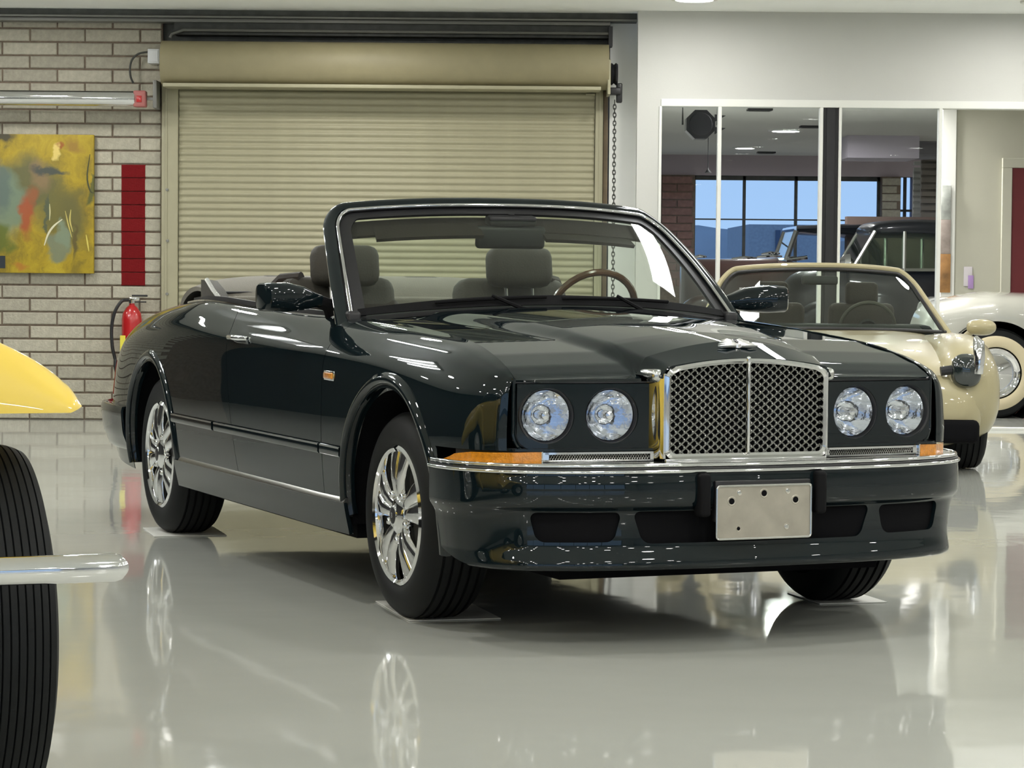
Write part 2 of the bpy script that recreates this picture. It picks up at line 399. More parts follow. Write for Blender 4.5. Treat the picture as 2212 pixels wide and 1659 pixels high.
for k in range(30):
    off = xj0 if k % 2 == 1 else xj0 + BL / 2
    x = off - BL * 12
    while x < XJ:
        a, b_ = x, min(x + BL, XJ - .004); x += BL
        if b_ <= a + .03: continue
        if b_ < XVIS:
            if a > XL: far_bricks.box((a + MJ, DW - .001, k * BH + MJ / 2), (b_, DW + .016, (k + 1) * BH - MJ / 2))
            continue
        if kr0 <= k < kr1 and b_ > xr0 and a < xr1:
            if a < xr0 - .03: put_brick(a, xr0 + MJ, k, 'brick', wb)
            if b_ > xr1 + .03: put_brick(xr1 - MJ, b_, k, 'brick', wb)
        else: put_brick(a, b_, k, 'brick', wb)
for k in range(kr0, kr1):
    l = xr1 - xr0; key = ('r',)
    if key not in cache: cache[key] = brick_mesh('painted_block', l, BH - .004, MT['brick_red'], .004, .02)
    o = bpy.data.objects.new('painted_block', cache[key]); link(o, rs); o.location = (0, -.002, (k - kr0 + .5) * BH)
props(far_bricks.o('brick_field', MT['brick'], wb, smooth=False), kind='stuff')

# ---- roller shutter
XS0, XS1 = at(387, 400, DW).x, at(1283, 400, DW).x
ZT = at(830, 196, DW).z
sh = thing('roller_shutter', 'cream steel roller shutter with a boxed hood behind the dark convertible', 'shutter', ((XS0 + XS1) / 2, DW, 0))
pit_s = .0516; cs = []
for i in range(7):
    a = i / 6; cs.append((-.013 * math.sin(PI * a) ** .8, -pit_s / 2 + .005 + a * (pit_s - .010)))
cs = [(0.0, -pit_s / 2)] + cs + [(0.0, pit_s / 2)]
hw = (XS1 - XS0) / 2
sv = [(-hw, y, z) for y, z in cs] + [(hw, y, z) for y, z in cs]; nc = len(cs)
sf = [(i, i + nc, i + nc + 1, i + 1) for i in range(nc - 1)]
sme = bpy.data.meshes.new('slat'); sme.from_pydata(sv, [], sf); sme.update(); sme.materials.append(MT['shutter'])
sme.polygons.foreach_set('use_smooth', [True] * len(sme.polygons)); sme.set_sharp_from_angle(angle=R(50))
nsl = int(ZT / pit_s)
for k in range(nsl):
    o = bpy.data.objects.new('slat', sme); link(o, sh); o.location = (random.uniform(-.001, .001), -.01, ZT - (k + .5) * pit_s)
cx = (XS0 + XS1) / 2
def guide(xa, xb, nm='guide_rail', m='shutter'):
    g = G(); g.box((xa - cx, -.05, 0), (xb - cx, .05, at(400, 183, DW).z), .006); g.box((xa - cx + .03, -.056, 0), (xa - cx + .045, -.049, at(400, 183, DW).z)); g.o(nm, MT[m], sh)
    return None
guide(XJ, XS0 - .004); guide(XS1 + .004, at(1301, 400, DW).x)
for (px_, py_) in ((361, 410), (361, 635), (362, 520)):
    p = at(px_, py_, DW - .05); G().lathe([(0, -.012), (.012, -.01), (.012, 0)], (p.x - cx, -.05, p.z), 'y', 10).o('bolt', MT['steel_grey'], sh)
# hood: rounded box profile swept along x
zt, zb = at(830, 88, DW - .4).z, at(830, 184, DW - .4).z
xh0, xh1 = at(346, 130, DW - .35).x, at(1316, 130, DW - .35).x
pr = []
for i in range(15):
    a = PI * i / 14; pr.append((-.22 - .17 * math.sin(a) ** .7 * 1.0, (zt + zb) / 2 + (zt - zb) / 2 * math.cos(a)))
poly = [(-.0, zt)] + pr + [(-.0, zb)]
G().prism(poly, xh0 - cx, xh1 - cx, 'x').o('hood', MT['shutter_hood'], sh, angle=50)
G().box((xh0 - cx + .02, -.36, zb - .02), (xh1 - cx - .06, -.02, zb + .006), .002).o('hood_lip', MT['shutter'], sh)
G().box((XS0 - cx, -.03, ZT), (XS1 - cx, .03, zb), .004).o('lintel_bar', MT['shutter'], sh)
G().box((XS0 - cx - .0, -.065, at(400, 193, DW).z), (XS0 - cx + .09, -.03, at(400, 189, DW).z)).o('guide_cap', MT['shutter'], sh); G().box((XS1 - cx - .07, -.065, at(400, 200, DW).z), (XS1 - cx, -.03, at(400, 196, DW).z)).o('guide_cap', MT['shutter'], sh)
G().box((xh1 - cx - .01, -.36, zb - .05), (xh1 - cx + .012, -.02, zb + .21), .003).o('end_plate', MT['shutter'], sh)
# chain hoist
hz = at(1316, 150, DW - .2)
g = G(); g.lathe([(0, -.03), (.075, -.03), (.085, -.015), (.07, 0), (.085, .015), (.075, .03), (0, .03)], (hz.x - cx + .035, -.2, at(1316, 160, DW - .2).z), 'x', 20)
g.box((hz.x - cx + .0, -.27, at(1316, 205, DW - .2).z), (hz.x - cx + .09, -.13, at(1316, 190, DW - .2).z), .01)
g.box((hz.x - cx + .055, -.24, at(1316, 222, DW - .2).z), (hz.x - cx + .10, -.16, at(1316, 180, DW - .2).z), .01)
g.o('chain_wheel', MT['black'], sh)
ch_x = at(1326, 400, DW - .2).x - cx
G().box((at(1303, 300, DW).x - cx, -.03, 0), (at(1313, 300, DW).x - cx, .03, zb), 0).o('wood_jamb', mat('brown_stained_wood', (.13, .095, .055), .7, noise=.2), sh)
g = G(); zz = at(1326, 222, DW - .2).z; i = 0
while zz > .55:
    pts = []
    for k in range(8):
        a = 2 * PI * k / 8; r1 = (.011 * math.cos(a), .022 * math.sin(a))
        pts.append((ch_x + (r1[0] if i % 2 else 0), -.2 + (0 if i % 2 else r1[0]), zz + r1[1]))
    g.tube(pts, .004, 4, closed=True); zz -= .031; i += 1
props(g.o('chain', MT['steel_dark'], sh), kind='stuff')
# wall behind shutter + plain strip at its right
XG = at(1377, 200, DP).x
wg = struct(G().box((XJ, DW + .06, 0), (at(1313, 300, DW).x, DW + .25, CZ)).o('wall_shutter', MT['steel_dark'], smooth=False))
struct(G().box((at(1316, 300, DW - .02).x, DW - .02, 0), (XG + .10, DW + .25, CZ)).o('wall_strip', mat('pale_grey_plaster', (.74, .75, .73), .85, noise=.02, nscale=4), smooth=False))
# dark steel header beams under the ceiling
hb = thing('header_beam', 'dark steel beam with pale ledges running under the ceiling above the shutter', 'beam', (0, DW, CZ - .25))
zb0 = CZ - .25
xr_ = at(1376, 45, DW - .15).x
def zl(py): return at(700, py, DW - .15).z - zb0
G().box((XL + .2, -.18, zl(42)), (xr_, .0, CZ - zb0 - .001)).o('beam', MT['steel_dark'], hb)
G().box((XL + .2, -.20, zl(41.5)), (xr_, -.17, zl(37.5)), .002).o('ledge', MT['steel_grey'], hb)
G().box((XL + .2, -.15, zl(50)), (xr_ - .2, .0, zl(42)), .004).o('lower_flange', MT['steel_grey'], hb)
G().box((at(380, 60, DW).x, -.10, zl(76)), (at(1316, 60, DW).x, .055, zl(50))).o('backing_plate', MT['steel_dark'], hb)
g = G(); g.tube([(at(372, 85, DW).x, -.13, zl(84)), (at(376, 70, DW).x, -.13, zl(76)), (at(400, 67, DW).x, -.13, zl(67)), (at(1316, 67, DW).x, -.13, zl(67))], .012, 8)
g.o('conduit', MT['steel_grey'], hb)
G().box((at(1316, 60, DW).x - .01, -.17, zl(95)), (at(1322, 60, DW).x, .0, zl(52))).o('end_bracket', MT['black'], hb)

# ---- wall fixtures on brick wall
hx0, hx1 = XL + 2.5, at(318, 210, DW - .22).x
hc = at(160, 212, DW - .22); 
ht = thing('tube_heater', 'long chrome reflector tube fixed along the brick wall above the painting', 'heater', (hx1, DW - .22, hc.z))
g = G(); pr = []
for i in range(13):
    a = R(-30) + R(240) * i / 12; pr.append((.058 * math.cos(a) , .062 * math.sin(a)))
inner = [(x * .9, y * .9) for x, y in pr][::-1]
poly = pr + inner
g.prism([(p[0], -p[1]) for p in poly], hx0 - hx1, -.09, 'x').xf(Matrix.Rotation(R(-35), 4, 'X')); g.o('reflector', MT['chrome'], ht, angle=60)
G().tube([(hx0 - hx1, .0, -.004), (-.04, .0, -.004)], .026, 16).o('emitter_tube', MT['chrome_soft'], ht)
G().box((-.10, -.05, -.065), (-.005, .05, .06), .012).o('end_cap', mat('faded_red_paint', (.36, .12, .11), .6), ht)
G().box((-.075, -.055, -.03), (-.035, -.048, .02), .004).o('socket', MT['ext_red'], ht)
G().box((.045, -.02, -.07), (.075, .22, .14), .004).box((.0, -.01, -.01), (.05, .02, .01)).o('bracket', MT['steel_grey'], ht)
jb = at(333, 122, DW - .1)
jbx = thing('junction_box', 'small white electrical box at the left end of the shutter hood', 'electrical box', (jb.x, DW, jb.z))
G().box((-.045, -.14, -.055), (.045, -.002, .055), .006).o('box_body', MT['white_plastic'], jbx)
G().box((-.035, -.145, -.045), (.035, -.139, .045), .003).o('cover', MT['white_plastic'], jbx)
cb = thing('cable', 'grey looped cable between white electrical box and chrome heater tube', 'cable', (jb.x - .05, DW - .03, jb.z))
pts = [at(a, b_, DW - .1) - Vector((jb.x - .05, DW - .03, jb.z)) for a, b_ in ((322, 112), (300, 116), (286, 128), (281, 145), (282, 165), (288, 180))]
pts = [tuple(cm([tuple(p) for p in pts], np.array([k * 5 / 24]))[0]) for k in range(25)]
G().tube(pts, .008, 8).o('cable_sheath', MT['steel_dark'], cb)
# painting
pz1, pz0 = at(100, 291, DW).z, at(100, 590, DW).z; px0, px1 = -4.36, at(205, 440, DW).x
pt = thing('painting', 'yellow and olive abstract canvas hanging on the brick wall', 'painting', ((px0 + px1) / 2, DW, pz0))
G().box((-(px1 - px0) / 2, -.055, 0), ((px1 - px0) / 2, -.015, pz1 - pz0), .003).o('canvas', painting_mat('abstract_canvas', at(0, 440, DW).x - (px0 + px1) / 2, (px1 - px0) / 2, 0, pz1 - pz0), pt)
G().box((-(px1 - px0) / 2 + .03, -.015, .03), ((px1 - px0) / 2 - .03, -.002, pz1 - pz0 - .03)).o('stretcher_frame', MT['wood'], pt)
def P_(u, v):   # canvas u,v (0..1 of the visible part) to local
    x0 = at(0, 440, DW).x - (px0 + px1) / 2; return (x0 + u * ((px1 - px0) / 2 - x0), -.057, v * (pz1 - pz0))
for (nm, pts, r, c) in (('brush_stroke', ((.48, .20), (.52, .28), (.58, .34), (.67, .39)), .008, (.62, .60, .42)), ('brush_stroke', ((.535, .50), (.54, .44), (.535, .38)), .006, (.45, .42, .22)),
                        ('brush_stroke', ((.70, .45), (.73, .36), (.77, .26)), .005, (.5, .42, .12)), ('brush_stroke', ((.76, .46), (.75, .38), (.78, .30)), .006, (.5, .42, .12)),
                        ('brush_stroke', ((.92, .28), (.95, .16)), .006, (.6, .5, .1)), ('brush_stroke', ((.96, .86), (.93, .70), (.96, .60), (1.0, .58)), .006, (.05, .055, .02))):
    g = G(); P3 = [P_(u, v) for u, v in pts]; P3 = [tuple(cm(P3, np.array([k * (len(P3) - 1) / 10]))[0]) for k in range(11)]
    g.tube(P3, [r * (.3 + .7 * math.sin(PI * (k + .5) / 11)) for k in range(11)], 6); g.v = [(a, -.0565 + (b_ + .057) * .15, c_) for a, b_, c_ in g.v]
    g.o(nm, mat('oil_stroke', c, .6), pt)
G().box((P_(-.02, 0)[0], -.058, .035), (P_(.07, 0)[0], -.054, .13)).o('painted_block_mark', mat('blue_black_oil', (.012, .02, .028), .6), pt)
# fire extinguisher
ex = at(284, 690, DW - .12)
fe = thing('fire_extinguisher', 'red fire extinguisher with black hose hanging on the brick wall behind the dark car tail', 'fire extinguisher', (ex.x, DW - .1, .42))
zt = at(284, 662, DW - .1).z - .42
G().lathe([(0, 0), (.07, 0), (.078, .012), (.078, zt - .10), (.07, zt - .05), (.045, zt - .01), (.022, zt + .01), (.022, zt + .03)], (0, 0, 0), 'z', 28).o('cylinder', MT['ext_red'], fe)
g = G(); g.lathe([(.022, zt + .02), (.028, zt + .025), (.028, zt + .05), (.018, zt + .06), (.0, zt + .06)], (0, 0, 0), 'z', 14); g.box((-.02, -.015, zt + .045), (.06, .015, zt + .07), .005); g.o('valve', MT['chrome'], fe)
G().box((.0, -.012, zt + .075), (.12, .012, zt + .09), .004).box((.02, -.01, zt + .03), (.11, .01, zt + .04), .004).o('lever', MT['black'], fe)
hp = [(-.02, -.03, zt + .05), (-.07, -.05, zt + .04), (-.12, -.06, zt - .04), (-.145, -.06, zt - .16), (-.14, -.06, zt - .30), (-.12, -.05, zt - .40)]
hp = [tuple(cm(hp, np.array([k * 5 / 24]))[0]) for k in range(25)]
G().tube(hp, .013, 10).o('hose', MT['black'], fe)
G().tube([hp[-1], (-.115, -.05, zt - .46), (-.11, -.05, zt - .52)], [.011, .018, .008], 10).o('nozzle', MT['black'], fe)
G().box((-.075, -.10, zt - .36), (-.035, -.095, zt - .22)).o('inspection_tag', MT['yellow_tag'], fe)
G().box((-.03, .06, .15), (.03, .1, zt - .05)).o('wall_bracket', MT['black'], fe)
rim_ = at(268, 700, DW - .1)

# ---- white wall with the glazed openings (right)
XO = at(1427, 400, DP).x; ZH = at(1600, 231, DP).z
struct(G().box((XG, DP, 0), (XO, DP + .12, CZ)).box((XO, DP, ZH), (XR, DP + .12, CZ)).o('wall_right_plaster', MT['plaster'], smooth=False))
tr = struct(G().box((XO - .004, DP - .02, ZH), (XR - .2, DP + .0, ZH + at(1600, 215, DP).z - ZH), .003).o('trim_1', MT['white_trim'], smooth=False))
def post(pxa, pxb, nm, mtl='white_trim', d0=-.02, d1=.08, z1=ZH):
    a, b_ = at(pxa, 400, DP).x, at(pxb, 400, DP).x
    return struct(G().box((a, DP + d0, 0), (b_, DP + d1, z1), .003).o(nm, MT[mtl], smooth=False))
wf = post(1422, 1428, 'window_1')
def postp(pxa, pxb, nm, mtl='white_trim', d0=-.02, d1=.08):
    a, b_ = at(pxa, 400, DP).x, at(pxb, 400, DP).x
    return G().box((a, DP + d0, .08), (b_, DP + d1, ZH), .003).o(nm, MT[mtl], wf, smooth=False)
postp(1549, 1557, 'mullion'); postp(1769, 1776, 'mullion')
G().box((XO, DP - .02, 0), (at(2030, 400, DP).x, DP + .1, .08), .004).o('sill', MT['white_trim'], wf, smooth=False)
for a, b_ in ((1428, 1549), (1557, 1769)):
    G().box((at(a, 400, DP).x, DP + .03, .08), (at(b_, 400, DP).x, DP + .036, ZH)).o('glass_pane', MT['glass'], wf, smooth=False)
struct(G().box((at(1777, 400, DP).x, DP + .0, 0), (at(1809, 400, DP).x, DP + .1, ZH)).box((at(1784, 400, DP).x, DP - .01, .0), (at(1802, 400, DP).x, DP + .01, ZH)).o('trim_2', MT['black'], smooth=False))
wf = post(1810, 1816, 'window_2')
postp(2026, 2033, 'mullion')
G().box((at(1816, 400, DP).x, DP + .03, .08), (at(2026, 400, DP).x, DP + .036, ZH)).o('glass_pane', MT['glass'], wf, smooth=False)
struct(G().box((XG, DP - .012, 0), (XR - .2, DP + .12, .02)).o('trim_3', MT['white_trim'], smooth=False))
# ---- room beyond the glass, built as geometry for the reflection in the panes
CZ2 = 2.75
struct(G().box((XG + .101, DP + .12, CZ2), (XR, YF, CZ2 + .1)).o('ceiling_far', mat('grey_ceiling', (.62, .62, .58), .9), smooth=False))
struct(G().box((XG + .001, DW + .25, 0), (XG + .10, YF, CZ2)).o('wall_far_left', MT['plaster_grey'], smooth=False))
# far wall with window band
F = YF
def fx(px): return at(px, 450, F).x
def fz(py, px=1700): return at(px, py, F).z
zwt, zwb = fz(380), fz(600)
fwall = G()
fwall.box((XG - .1, F, fz(380)), (fx(1972), F + .3, CZ2 + .1)); fwall.box((XG - .1, F, 0), (fx(1972), F + .3, zwb))
fwall.box((fx(1972), F, 0), (XR + 1, F + .3, CZ2 + .1))
struct(fwall.o('wall_far', mat('lilac_grey_plaster', (.44, .38, .41), .9), smooth=False))
pil = struct(G().box((fx(1420), F - .05, 0), (fx(1500), F + .25, zwt)).o('trim_4', MT['mortar'], smooth=False))
h2 = .107
def pbr(p0, p1, parent, m, D):
    k = 9; xa, xb = fx(p0), fx(p1)
    while (k + 1) * h2 < zwt + .02:
        x = xa - (.21 if k % 2 else 0)
        while x < xb:
            a, b_ = max(x, xa), min(x + .42, xb); x += .42
            if b_ - a > .05: put_brick(a, b_, k, m, parent, D, 'brick', h2)
        k += 1
pbr(1428, 1498, pil, 'brick_brown', F - .07)
pil2 = struct(G().box((fx(1903), F - .05, 0), (fx(1944), F + .25, zwt)).o('trim_5', MT['mortar'], smooth=False))
pbr(1903, 1944, pil2, 'brick', F - .07)
wn = struct(G().box((fx(1500), F + .1, zwt - .06), (fx(1903), F + .16, zwt)).o('window_3', MT['steel_dark'], smooth=False))
for p in (1500, 1609, 1721, 1800, 1900):
    G().box((fx(p) - .02, F + .1, zwb), (fx(p) + .02, F + .16, zwt)).o('mullion', MT['steel_dark'], wn, smooth=False)
G().box((fx(1500), F + .11, fz(476)), (fx(1903), F + .15, fz(473))).o('transom', MT['steel_dark'], wn, smooth=False)
G().box((fx(1500), F + .12, zwb), (fx(1903), F + .13, zwt)).o('glass_pane', MT['glass'], wn, smooth=False)
wn2 = struct(G().box((fx(1944), F + .1, fz(455)), (fx(1972), F + .16, fz(450))).o('window_4', MT['steel_dark'], smooth=False))
G().box((fx(1957) - .02, F + .1, zwb), (fx(1957) + .02, F + .16, zwt)).o('mullion', MT['steel_dark'], wn2, smooth=False)
G().box((fx(1944), F + .12, zwb), (fx(1972), F + .13, zwt)).o('glass_pane', MT['glass'], wn2, smooth=False)
# soffit box (white) right of black post
struct(G().box((at(1820, 300, 31).x, 30.5, at(1900, 345, 31).z), (at(1972, 300, 31).x, 31.5, CZ2)).o('trim_6', mat('lilac_white_plaster', (.62, .58, .66), .9), smooth=False))
# louvred shutters at the far right
lv = thing('louvred_panel', 'grey louvred panel beside the narrow far window', 'louvre', (at(1981, 400, 33).x, 33, 0))
x0, x1 = at(1973, 400, 33).x - lv.location.x, at(1990, 400, 33).x - lv.location.x
G().box((x0, .02, .0), (x1, .06, CZ2 - .3)).o('backing', MT['plaster_grey'], lv, smooth=False)
z = at(1981, 462, 33).z
while z < at(1981, 345, 33).z:
    G().box((x0, -.02, z), (x1, .02, z + .05), .006).o('slat', MT['plaster_grey'], lv, smooth=False); z += .075
lv = thing('roller_blind', 'taupe ribbed roller door at the far right of the room behind glass', 'shutter', (at(2010, 400, 32).x, 32, 0))
x0, x1 = at(1990, 400, 32).x - lv.location.x, at(2060, 400, 32).x - lv.location.x + 1.5
mt_ = mat('taupe_steel', (.22, .20, .17), .7)
G().box((x0, .02, .0), (x1, .06, CZ2 - .02)).o('backing', mt_, lv, smooth=False)
z = at(1981, 470, 32).z
while z < at(1981, 345, 32).z:
    G().box((x0, -.03, z), (x1, .02, z + .06), .01).o('slat', mt_, lv, smooth=False); z += .085
G().box((x0 - .4, -.25, at(1981, 345, 32).z), (x1, .02, at(1981, 300, 32).z), .06).o('drum_cover', mat('grey_blind_cover', (.30, .30, .33), .7), lv, smooth=False)
# low partition behind sedan
struct(G().box((at(1830, 470, 30).x, 30.0, 0), (XR, 30.2, at(1900, 468, 30).z)).o('wall_low', mat('brown_low_wall', (.17, .12, .10), .8), smooth=False))
# cream wall with the red door
DR = 24.3
xc0 = at(2034, 400, DR).x
struct(G().box((xc0, DR, 0), (XR, DR + .15, CZ2)).o('wall_cream', MT['plaster_cream'], smooth=False))
struct(G().box((xc0, DR - .02, 0), (at(2064, 400, DR).x, DR + .0, CZ2), .004).o('trim_7', MT['white_trim'], smooth=False))
dr0, dr1 = at(2183, 500, DR).x, at(2183, 500, DR).x + .95; dz = at(2190, 363, DR).z
dd = struct(G().box((dr0, DR - .03, 0), (dr1, DR + .01, dz), .004).o('door_1', MT['door_red'], smooth=False))
for (a, b_, c, d) in ((dr0 - .09, dr0, 0, dz), (dr1, dr1 + .09, 0, dz), (dr0 - .09, dr1 + .09, dz + .0005, dz + .09)):
    G().box((a, DR - .045, c), (b_, DR, d), .005).o('door_frame', MT['plaster_cream'], dd, smooth=False)
G().tube([(dr1 - .08, DR - .09, 1.0), (dr1 - .20, DR - .09, 1.0)], .011, 8).tube([(dr1 - .08, DR - .03, 1.0), (dr1 - .08, DR - .09, 1.0)], .011, 8).o('door_handle', MT['chrome'], dd)
p = at(2093, 602, DR)
so = thing('wall_plate', 'small white wall plate with a purple sticker on the cream wall', 'switch plate', (p.x, DR, p.z))
G().box((-.05, -.012, -.07), (.03, -.001, .11), .004).o('plate', mat('lilac_white_plastic', (.55, .52, .55), .5), so)
G().box((-.01, -.016, -.09), (.04, -.011, .03), .002).o('sticker', mat('purple_sticker', (.34, .22, .46), .6), so)
p = at(2044, 500, DR - .05); zt_, zb_ = at(2044, 400, DR - .05).z, at(2044, 632, DR - .05).z
ns = thing('painted_reflection', 'tall narrow panel painted with a brown and grey reflection on the cream wall by the glass', 'painted reflection', (p.x, DR - .02, zb_))  # reflection in the narrow pane, painted as coloured panels
cmts = [((.26, .13, .04), 0, .36), ((.25, .21, .19), .36, .68), ((.36, .38, .36), .68, 1.0)]
for c, a, b_ in cmts:
    G().box((-.05, -.03, a * (zt_ - zb_)), (.045 - .01 * a, -.005, b_ * (zt_ - zb_)), .002).o('reflection_panel', mat('reflection_colour', c, .5, noise=.4, nscale=9), ns)
# outside: hills
hl = G(); v = []; xs = np.linspace(-60, 160, 90)
for x in xs:
    hgt = 8.2 + 1.8 * math.sin(x * .045 + .4) + .7 * math.sin(x * .17) + .35 * math.sin(x * .6)
    v += [(x, 320, -1.0), (x, 330 + 10 * math.sin(x * .1), hgt * .5), (x, 345, max(hgt * .72, 2)), (x, 400, -1.0)]
f = []
for i in range(len(xs) - 1):
    for k in range(3): a = i * 4 + k; f.append((a, a + 4, a + 5, a + 1))
ho = props(mesh('hill_ridge', v, f, MT['hill']), 'hazy grey ridge of hills seen through the far windows', 'hill'); ho['kind'] = 'thing'
struct(G().box((-400, YF + .2, -.3), (500, 420, -.12)).o('ground_outside', mat('asphalt', (.12, .12, .12), .9), smooth=False))
bd = thing('warehouse', 'pale blue grey industrial building outside the far windows', 'building', (at(1680, 500, 120).x, 120, 0))
G().box((-1.3, 0, 0), (1.9, 12, at(1680, 485, 120).z)).o('building_wall', mat('grey_cladding', (.50, .48, .46), .8, noise=.1), bd, smooth=False)
for x in (-.1, .35): G().box((x, -.1, 0), (x + .22, .0, at(1680, 497, 120).z)).o('loading_door', mat('dark_panel', (.12, .14, .19), .7), bd, smooth=False)
# stage light
p = at(1512, 270, 21.5)
sl = thing('stage_light', 'black eight sided stage lamp hanging behind the glass', 'stage lamp', tuple(p))
oc = [(.125 * math.cos(R(22.5 + 45 * k)), .125 * math.sin(R(22.5 + 45 * k))) for k in range(8)]
G().prism(oc, -.10, .12, 'y').o('lamp_housing', MT['black'], sl, smooth=False)
G().lathe([(0, -.105), (.09, -.105), (.095, -.10), (.095, -.09)], (0, 0, 0), 'y', 24).o('lamp_lens', MT['black'], sl)
g = G(); g.tube([(-.14, 0, .0), (-.14, 0, .15), (.14, 0, .15), (.14, 0, 0)], .008, 6); g.tube([(0, 0, .15), (0, 0, CZ2 - p.z)], .014, 8); g.o('yoke', MT['steel_dark'], sl)
for z in (.05, -.05): G().prism([(.11, z - .03), (.20, z + .02), (.11, z + .03)], -.11, -.10, 'y').o('barn_door', MT['black'], sl, smooth=False)
q = at(1529, 372, 21.5) - p
G().tube([(q.x, 0, -.1), (q.x, 0, q.z + .03)], .003, 6).lathe([(.004, q.z + .035), (.008, q.z + .02), (.03, q.z - .005), (0, q.z - .006)], (q.x, 0, 0), 'z', 12).o('pull_cord', MT['black'], sl)
# ---- far-room ceiling lamps
def downlight(loc, r, m, label, group=None, ring='white_trim'):
    d = thing('downlight', label, 'ceiling light', loc, 0, group)
    G().lathe([(r * .9, -.018), (r * 1.12, -.014), (r * 1.15, 0)], (0, 0, 0), 'z', 28).o('ring', MT[ring], d)
    G().lathe([(0, -.012), (r * .92, -.012)], (0, 0, 0), 'z', 28).o('diffuser', MT[m], d)
    return d
def ceil_at(px, py, cz):
    u = (px - 1106) / 5733.6; v = -(py - 829.5) / 5733.6; d = fw + rt * u + up * v
    t = (cz - CH) / d.z; return Vector((d.x * t, d.y * t, cz))
p = ceil_at(1697, 281, CZ2); downlight(tuple(p), .17, 'lamp_far', 'large round ceiling light near the black post, seen through the glass')
p = ceil_at(1609, 318, CZ2); downlight(tuple(p), .135, 'lamp_far', 'smaller round ceiling light further back, seen through the glass')
for k, (a, b_, l) in enumerate(((1641, 235, 'dark slot vent in the far ceiling at the top of the glass'), (1752, 272, 'dark slot vent in the far ceiling beside the large round light'), (1655, 328, 'dark slot vent in the far ceiling beyond the small round light'))):
    p = ceil_at(a, b_, CZ2); vt = thing('ceiling_vent', l, 'vent', tuple(p)); G().box((-.12, -.09, -.02), (.12, .09, 0), .004).o('vent_frame', MT['black'], vt); 
    for j in range(3): G().box((-.1, -.06 + j * .05, -.024), (.1, -.045 + j * .05, -.018)).o('vent_slat', MT['steel_dark'], vt)
for (x, y) in ((2.9, 22.7), (2.3, 21.2), (3.4, 21.2), (7.6, 21.6), (2.0, 24.2), (3.3, 24.2), (8.6, 22.4), (8.4, 28.0), (8.4, 31.0), (8.4, 34.0)):  # added lamps, kept out of view, to brighten the back room
    downlight((x, y, CZ2), .13 if y < 23 else .21, 'lamp_far', 'added round lamp brightening the room behind the glass, hidden from view', 'added lights of the back room')
# ---- showroom ceiling lamps
p = ceil_at(1500, -4, CZ); V0 = (p.x, p.y)
downlight((p.x, p.y, CZ), .15, 'lamp', 'round ceiling light above the white wall at the top edge')
for i in range(-3, 4):
    for j in range(0, 11):
        x, y = V0[0] + i * 2.5, V0[1] - j * 2.55
        if (i, j) in ((0, 0), (0, 3), (-2, 2), (-1, 3)) or not (XL + .5 < x < XR - .5): continue
        downlight((x, y, CZ), .15, 'lamp', 'round ceiling light of the showroom grid, outside the picture', 'showroom ceiling lights')
def troffer(x, y, rz, ks, lab):
    d = thing('tube_light', lab, 'ceiling light', (x, y, CZ), rz, 'showroom tube lights')
    G().box((-.09 - .26 * (len(ks) > 1), -.66, -.06), (.09 + .26 * (len(ks) > 1), .66, -.002), .01).o('tray', MT['white_trim'], d)
    for k in ks: G().tube([(k * .25, -.62, -.085), (k * .25, .62, -.085)], .020, 8).o('tube', MT['tube'], d)
troffer(-3.19, 12.5, R(33), (-1, 0, 1), 'three tube ceiling fitting left of the dark convertible, outside the picture')
troffer(-1.75, 12.93, R(25), (0,), 'single tube ceiling fitting over the dark convertible, outside the picture')
troffer(-5.2, 16.5, R(33), (-1, 1), 'two tube ceiling fitting near the brick wall, outside the picture')
def panel(x, y, sx, sy, rz, lab):
    d = thing('light_panel', lab, 'ceiling light', (x, y, CZ), rz, 'large ceiling panels')
    G().box((-sx - .04, -sy - .04, -.05), (sx + .04, sy + .04, -.002), .004).o('panel_frame', MT['white_trim'], d)
    G().box((-sx, -sy, -.056), (sx, sy, -.048)).o('panel_diffuser', MT['panel'], d)
# ---- remaining walls of the showroom (behind and beside the camera)
struct(G().box((XL - .2, YB, 0), (XL, DW + .2, CZ)).o('wall_left', MT['dark_wall'], smooth=False))
struct(G().box((XR, YB, 0), (XR + .2, YF, CZ)).o('wall_right', MT['plaster'], smooth=False))
g = G(); g.box((XL, YB - .2, 0), (XR, YB, .5)); g.box((XL, YB - .2, 2.6), (XR, YB, CZ)); g.box((XL, YB - .2, .5), (-4.5, YB, 2.6)); g.box((XR - 1, YB - .2, .5), (XR, YB, 2.6))
struct(g.o('wall_front', MT['plaster'], smooth=False))
wq = struct(G().box((-4.5, YB - .12, 2.54), (XR - 1, YB - .06, 2.6)).o('window_5', MT['steel_dark'], smooth=False))
for k in range(8): x = -4.5 + k * (XR + 3.5) / 7; G().box((x - .03, YB - .12, .5), (x + .03, YB - .06, 2.6)).o('mullion', MT['steel_dark'], wq, smooth=False)
struct(G().box((-300, -300, -.3), (300, YB - .2, -.12)).o('ground_front', MT['hill'], smooth=False))

# ================================================================== DARK CONVERTIBLE (main subject)
CAR = thing('convertible_car', 'dark green-grey open convertible with mesh grille and four round headlamps', 'car', (.4229, 9.2935, 0), R(-67.386))
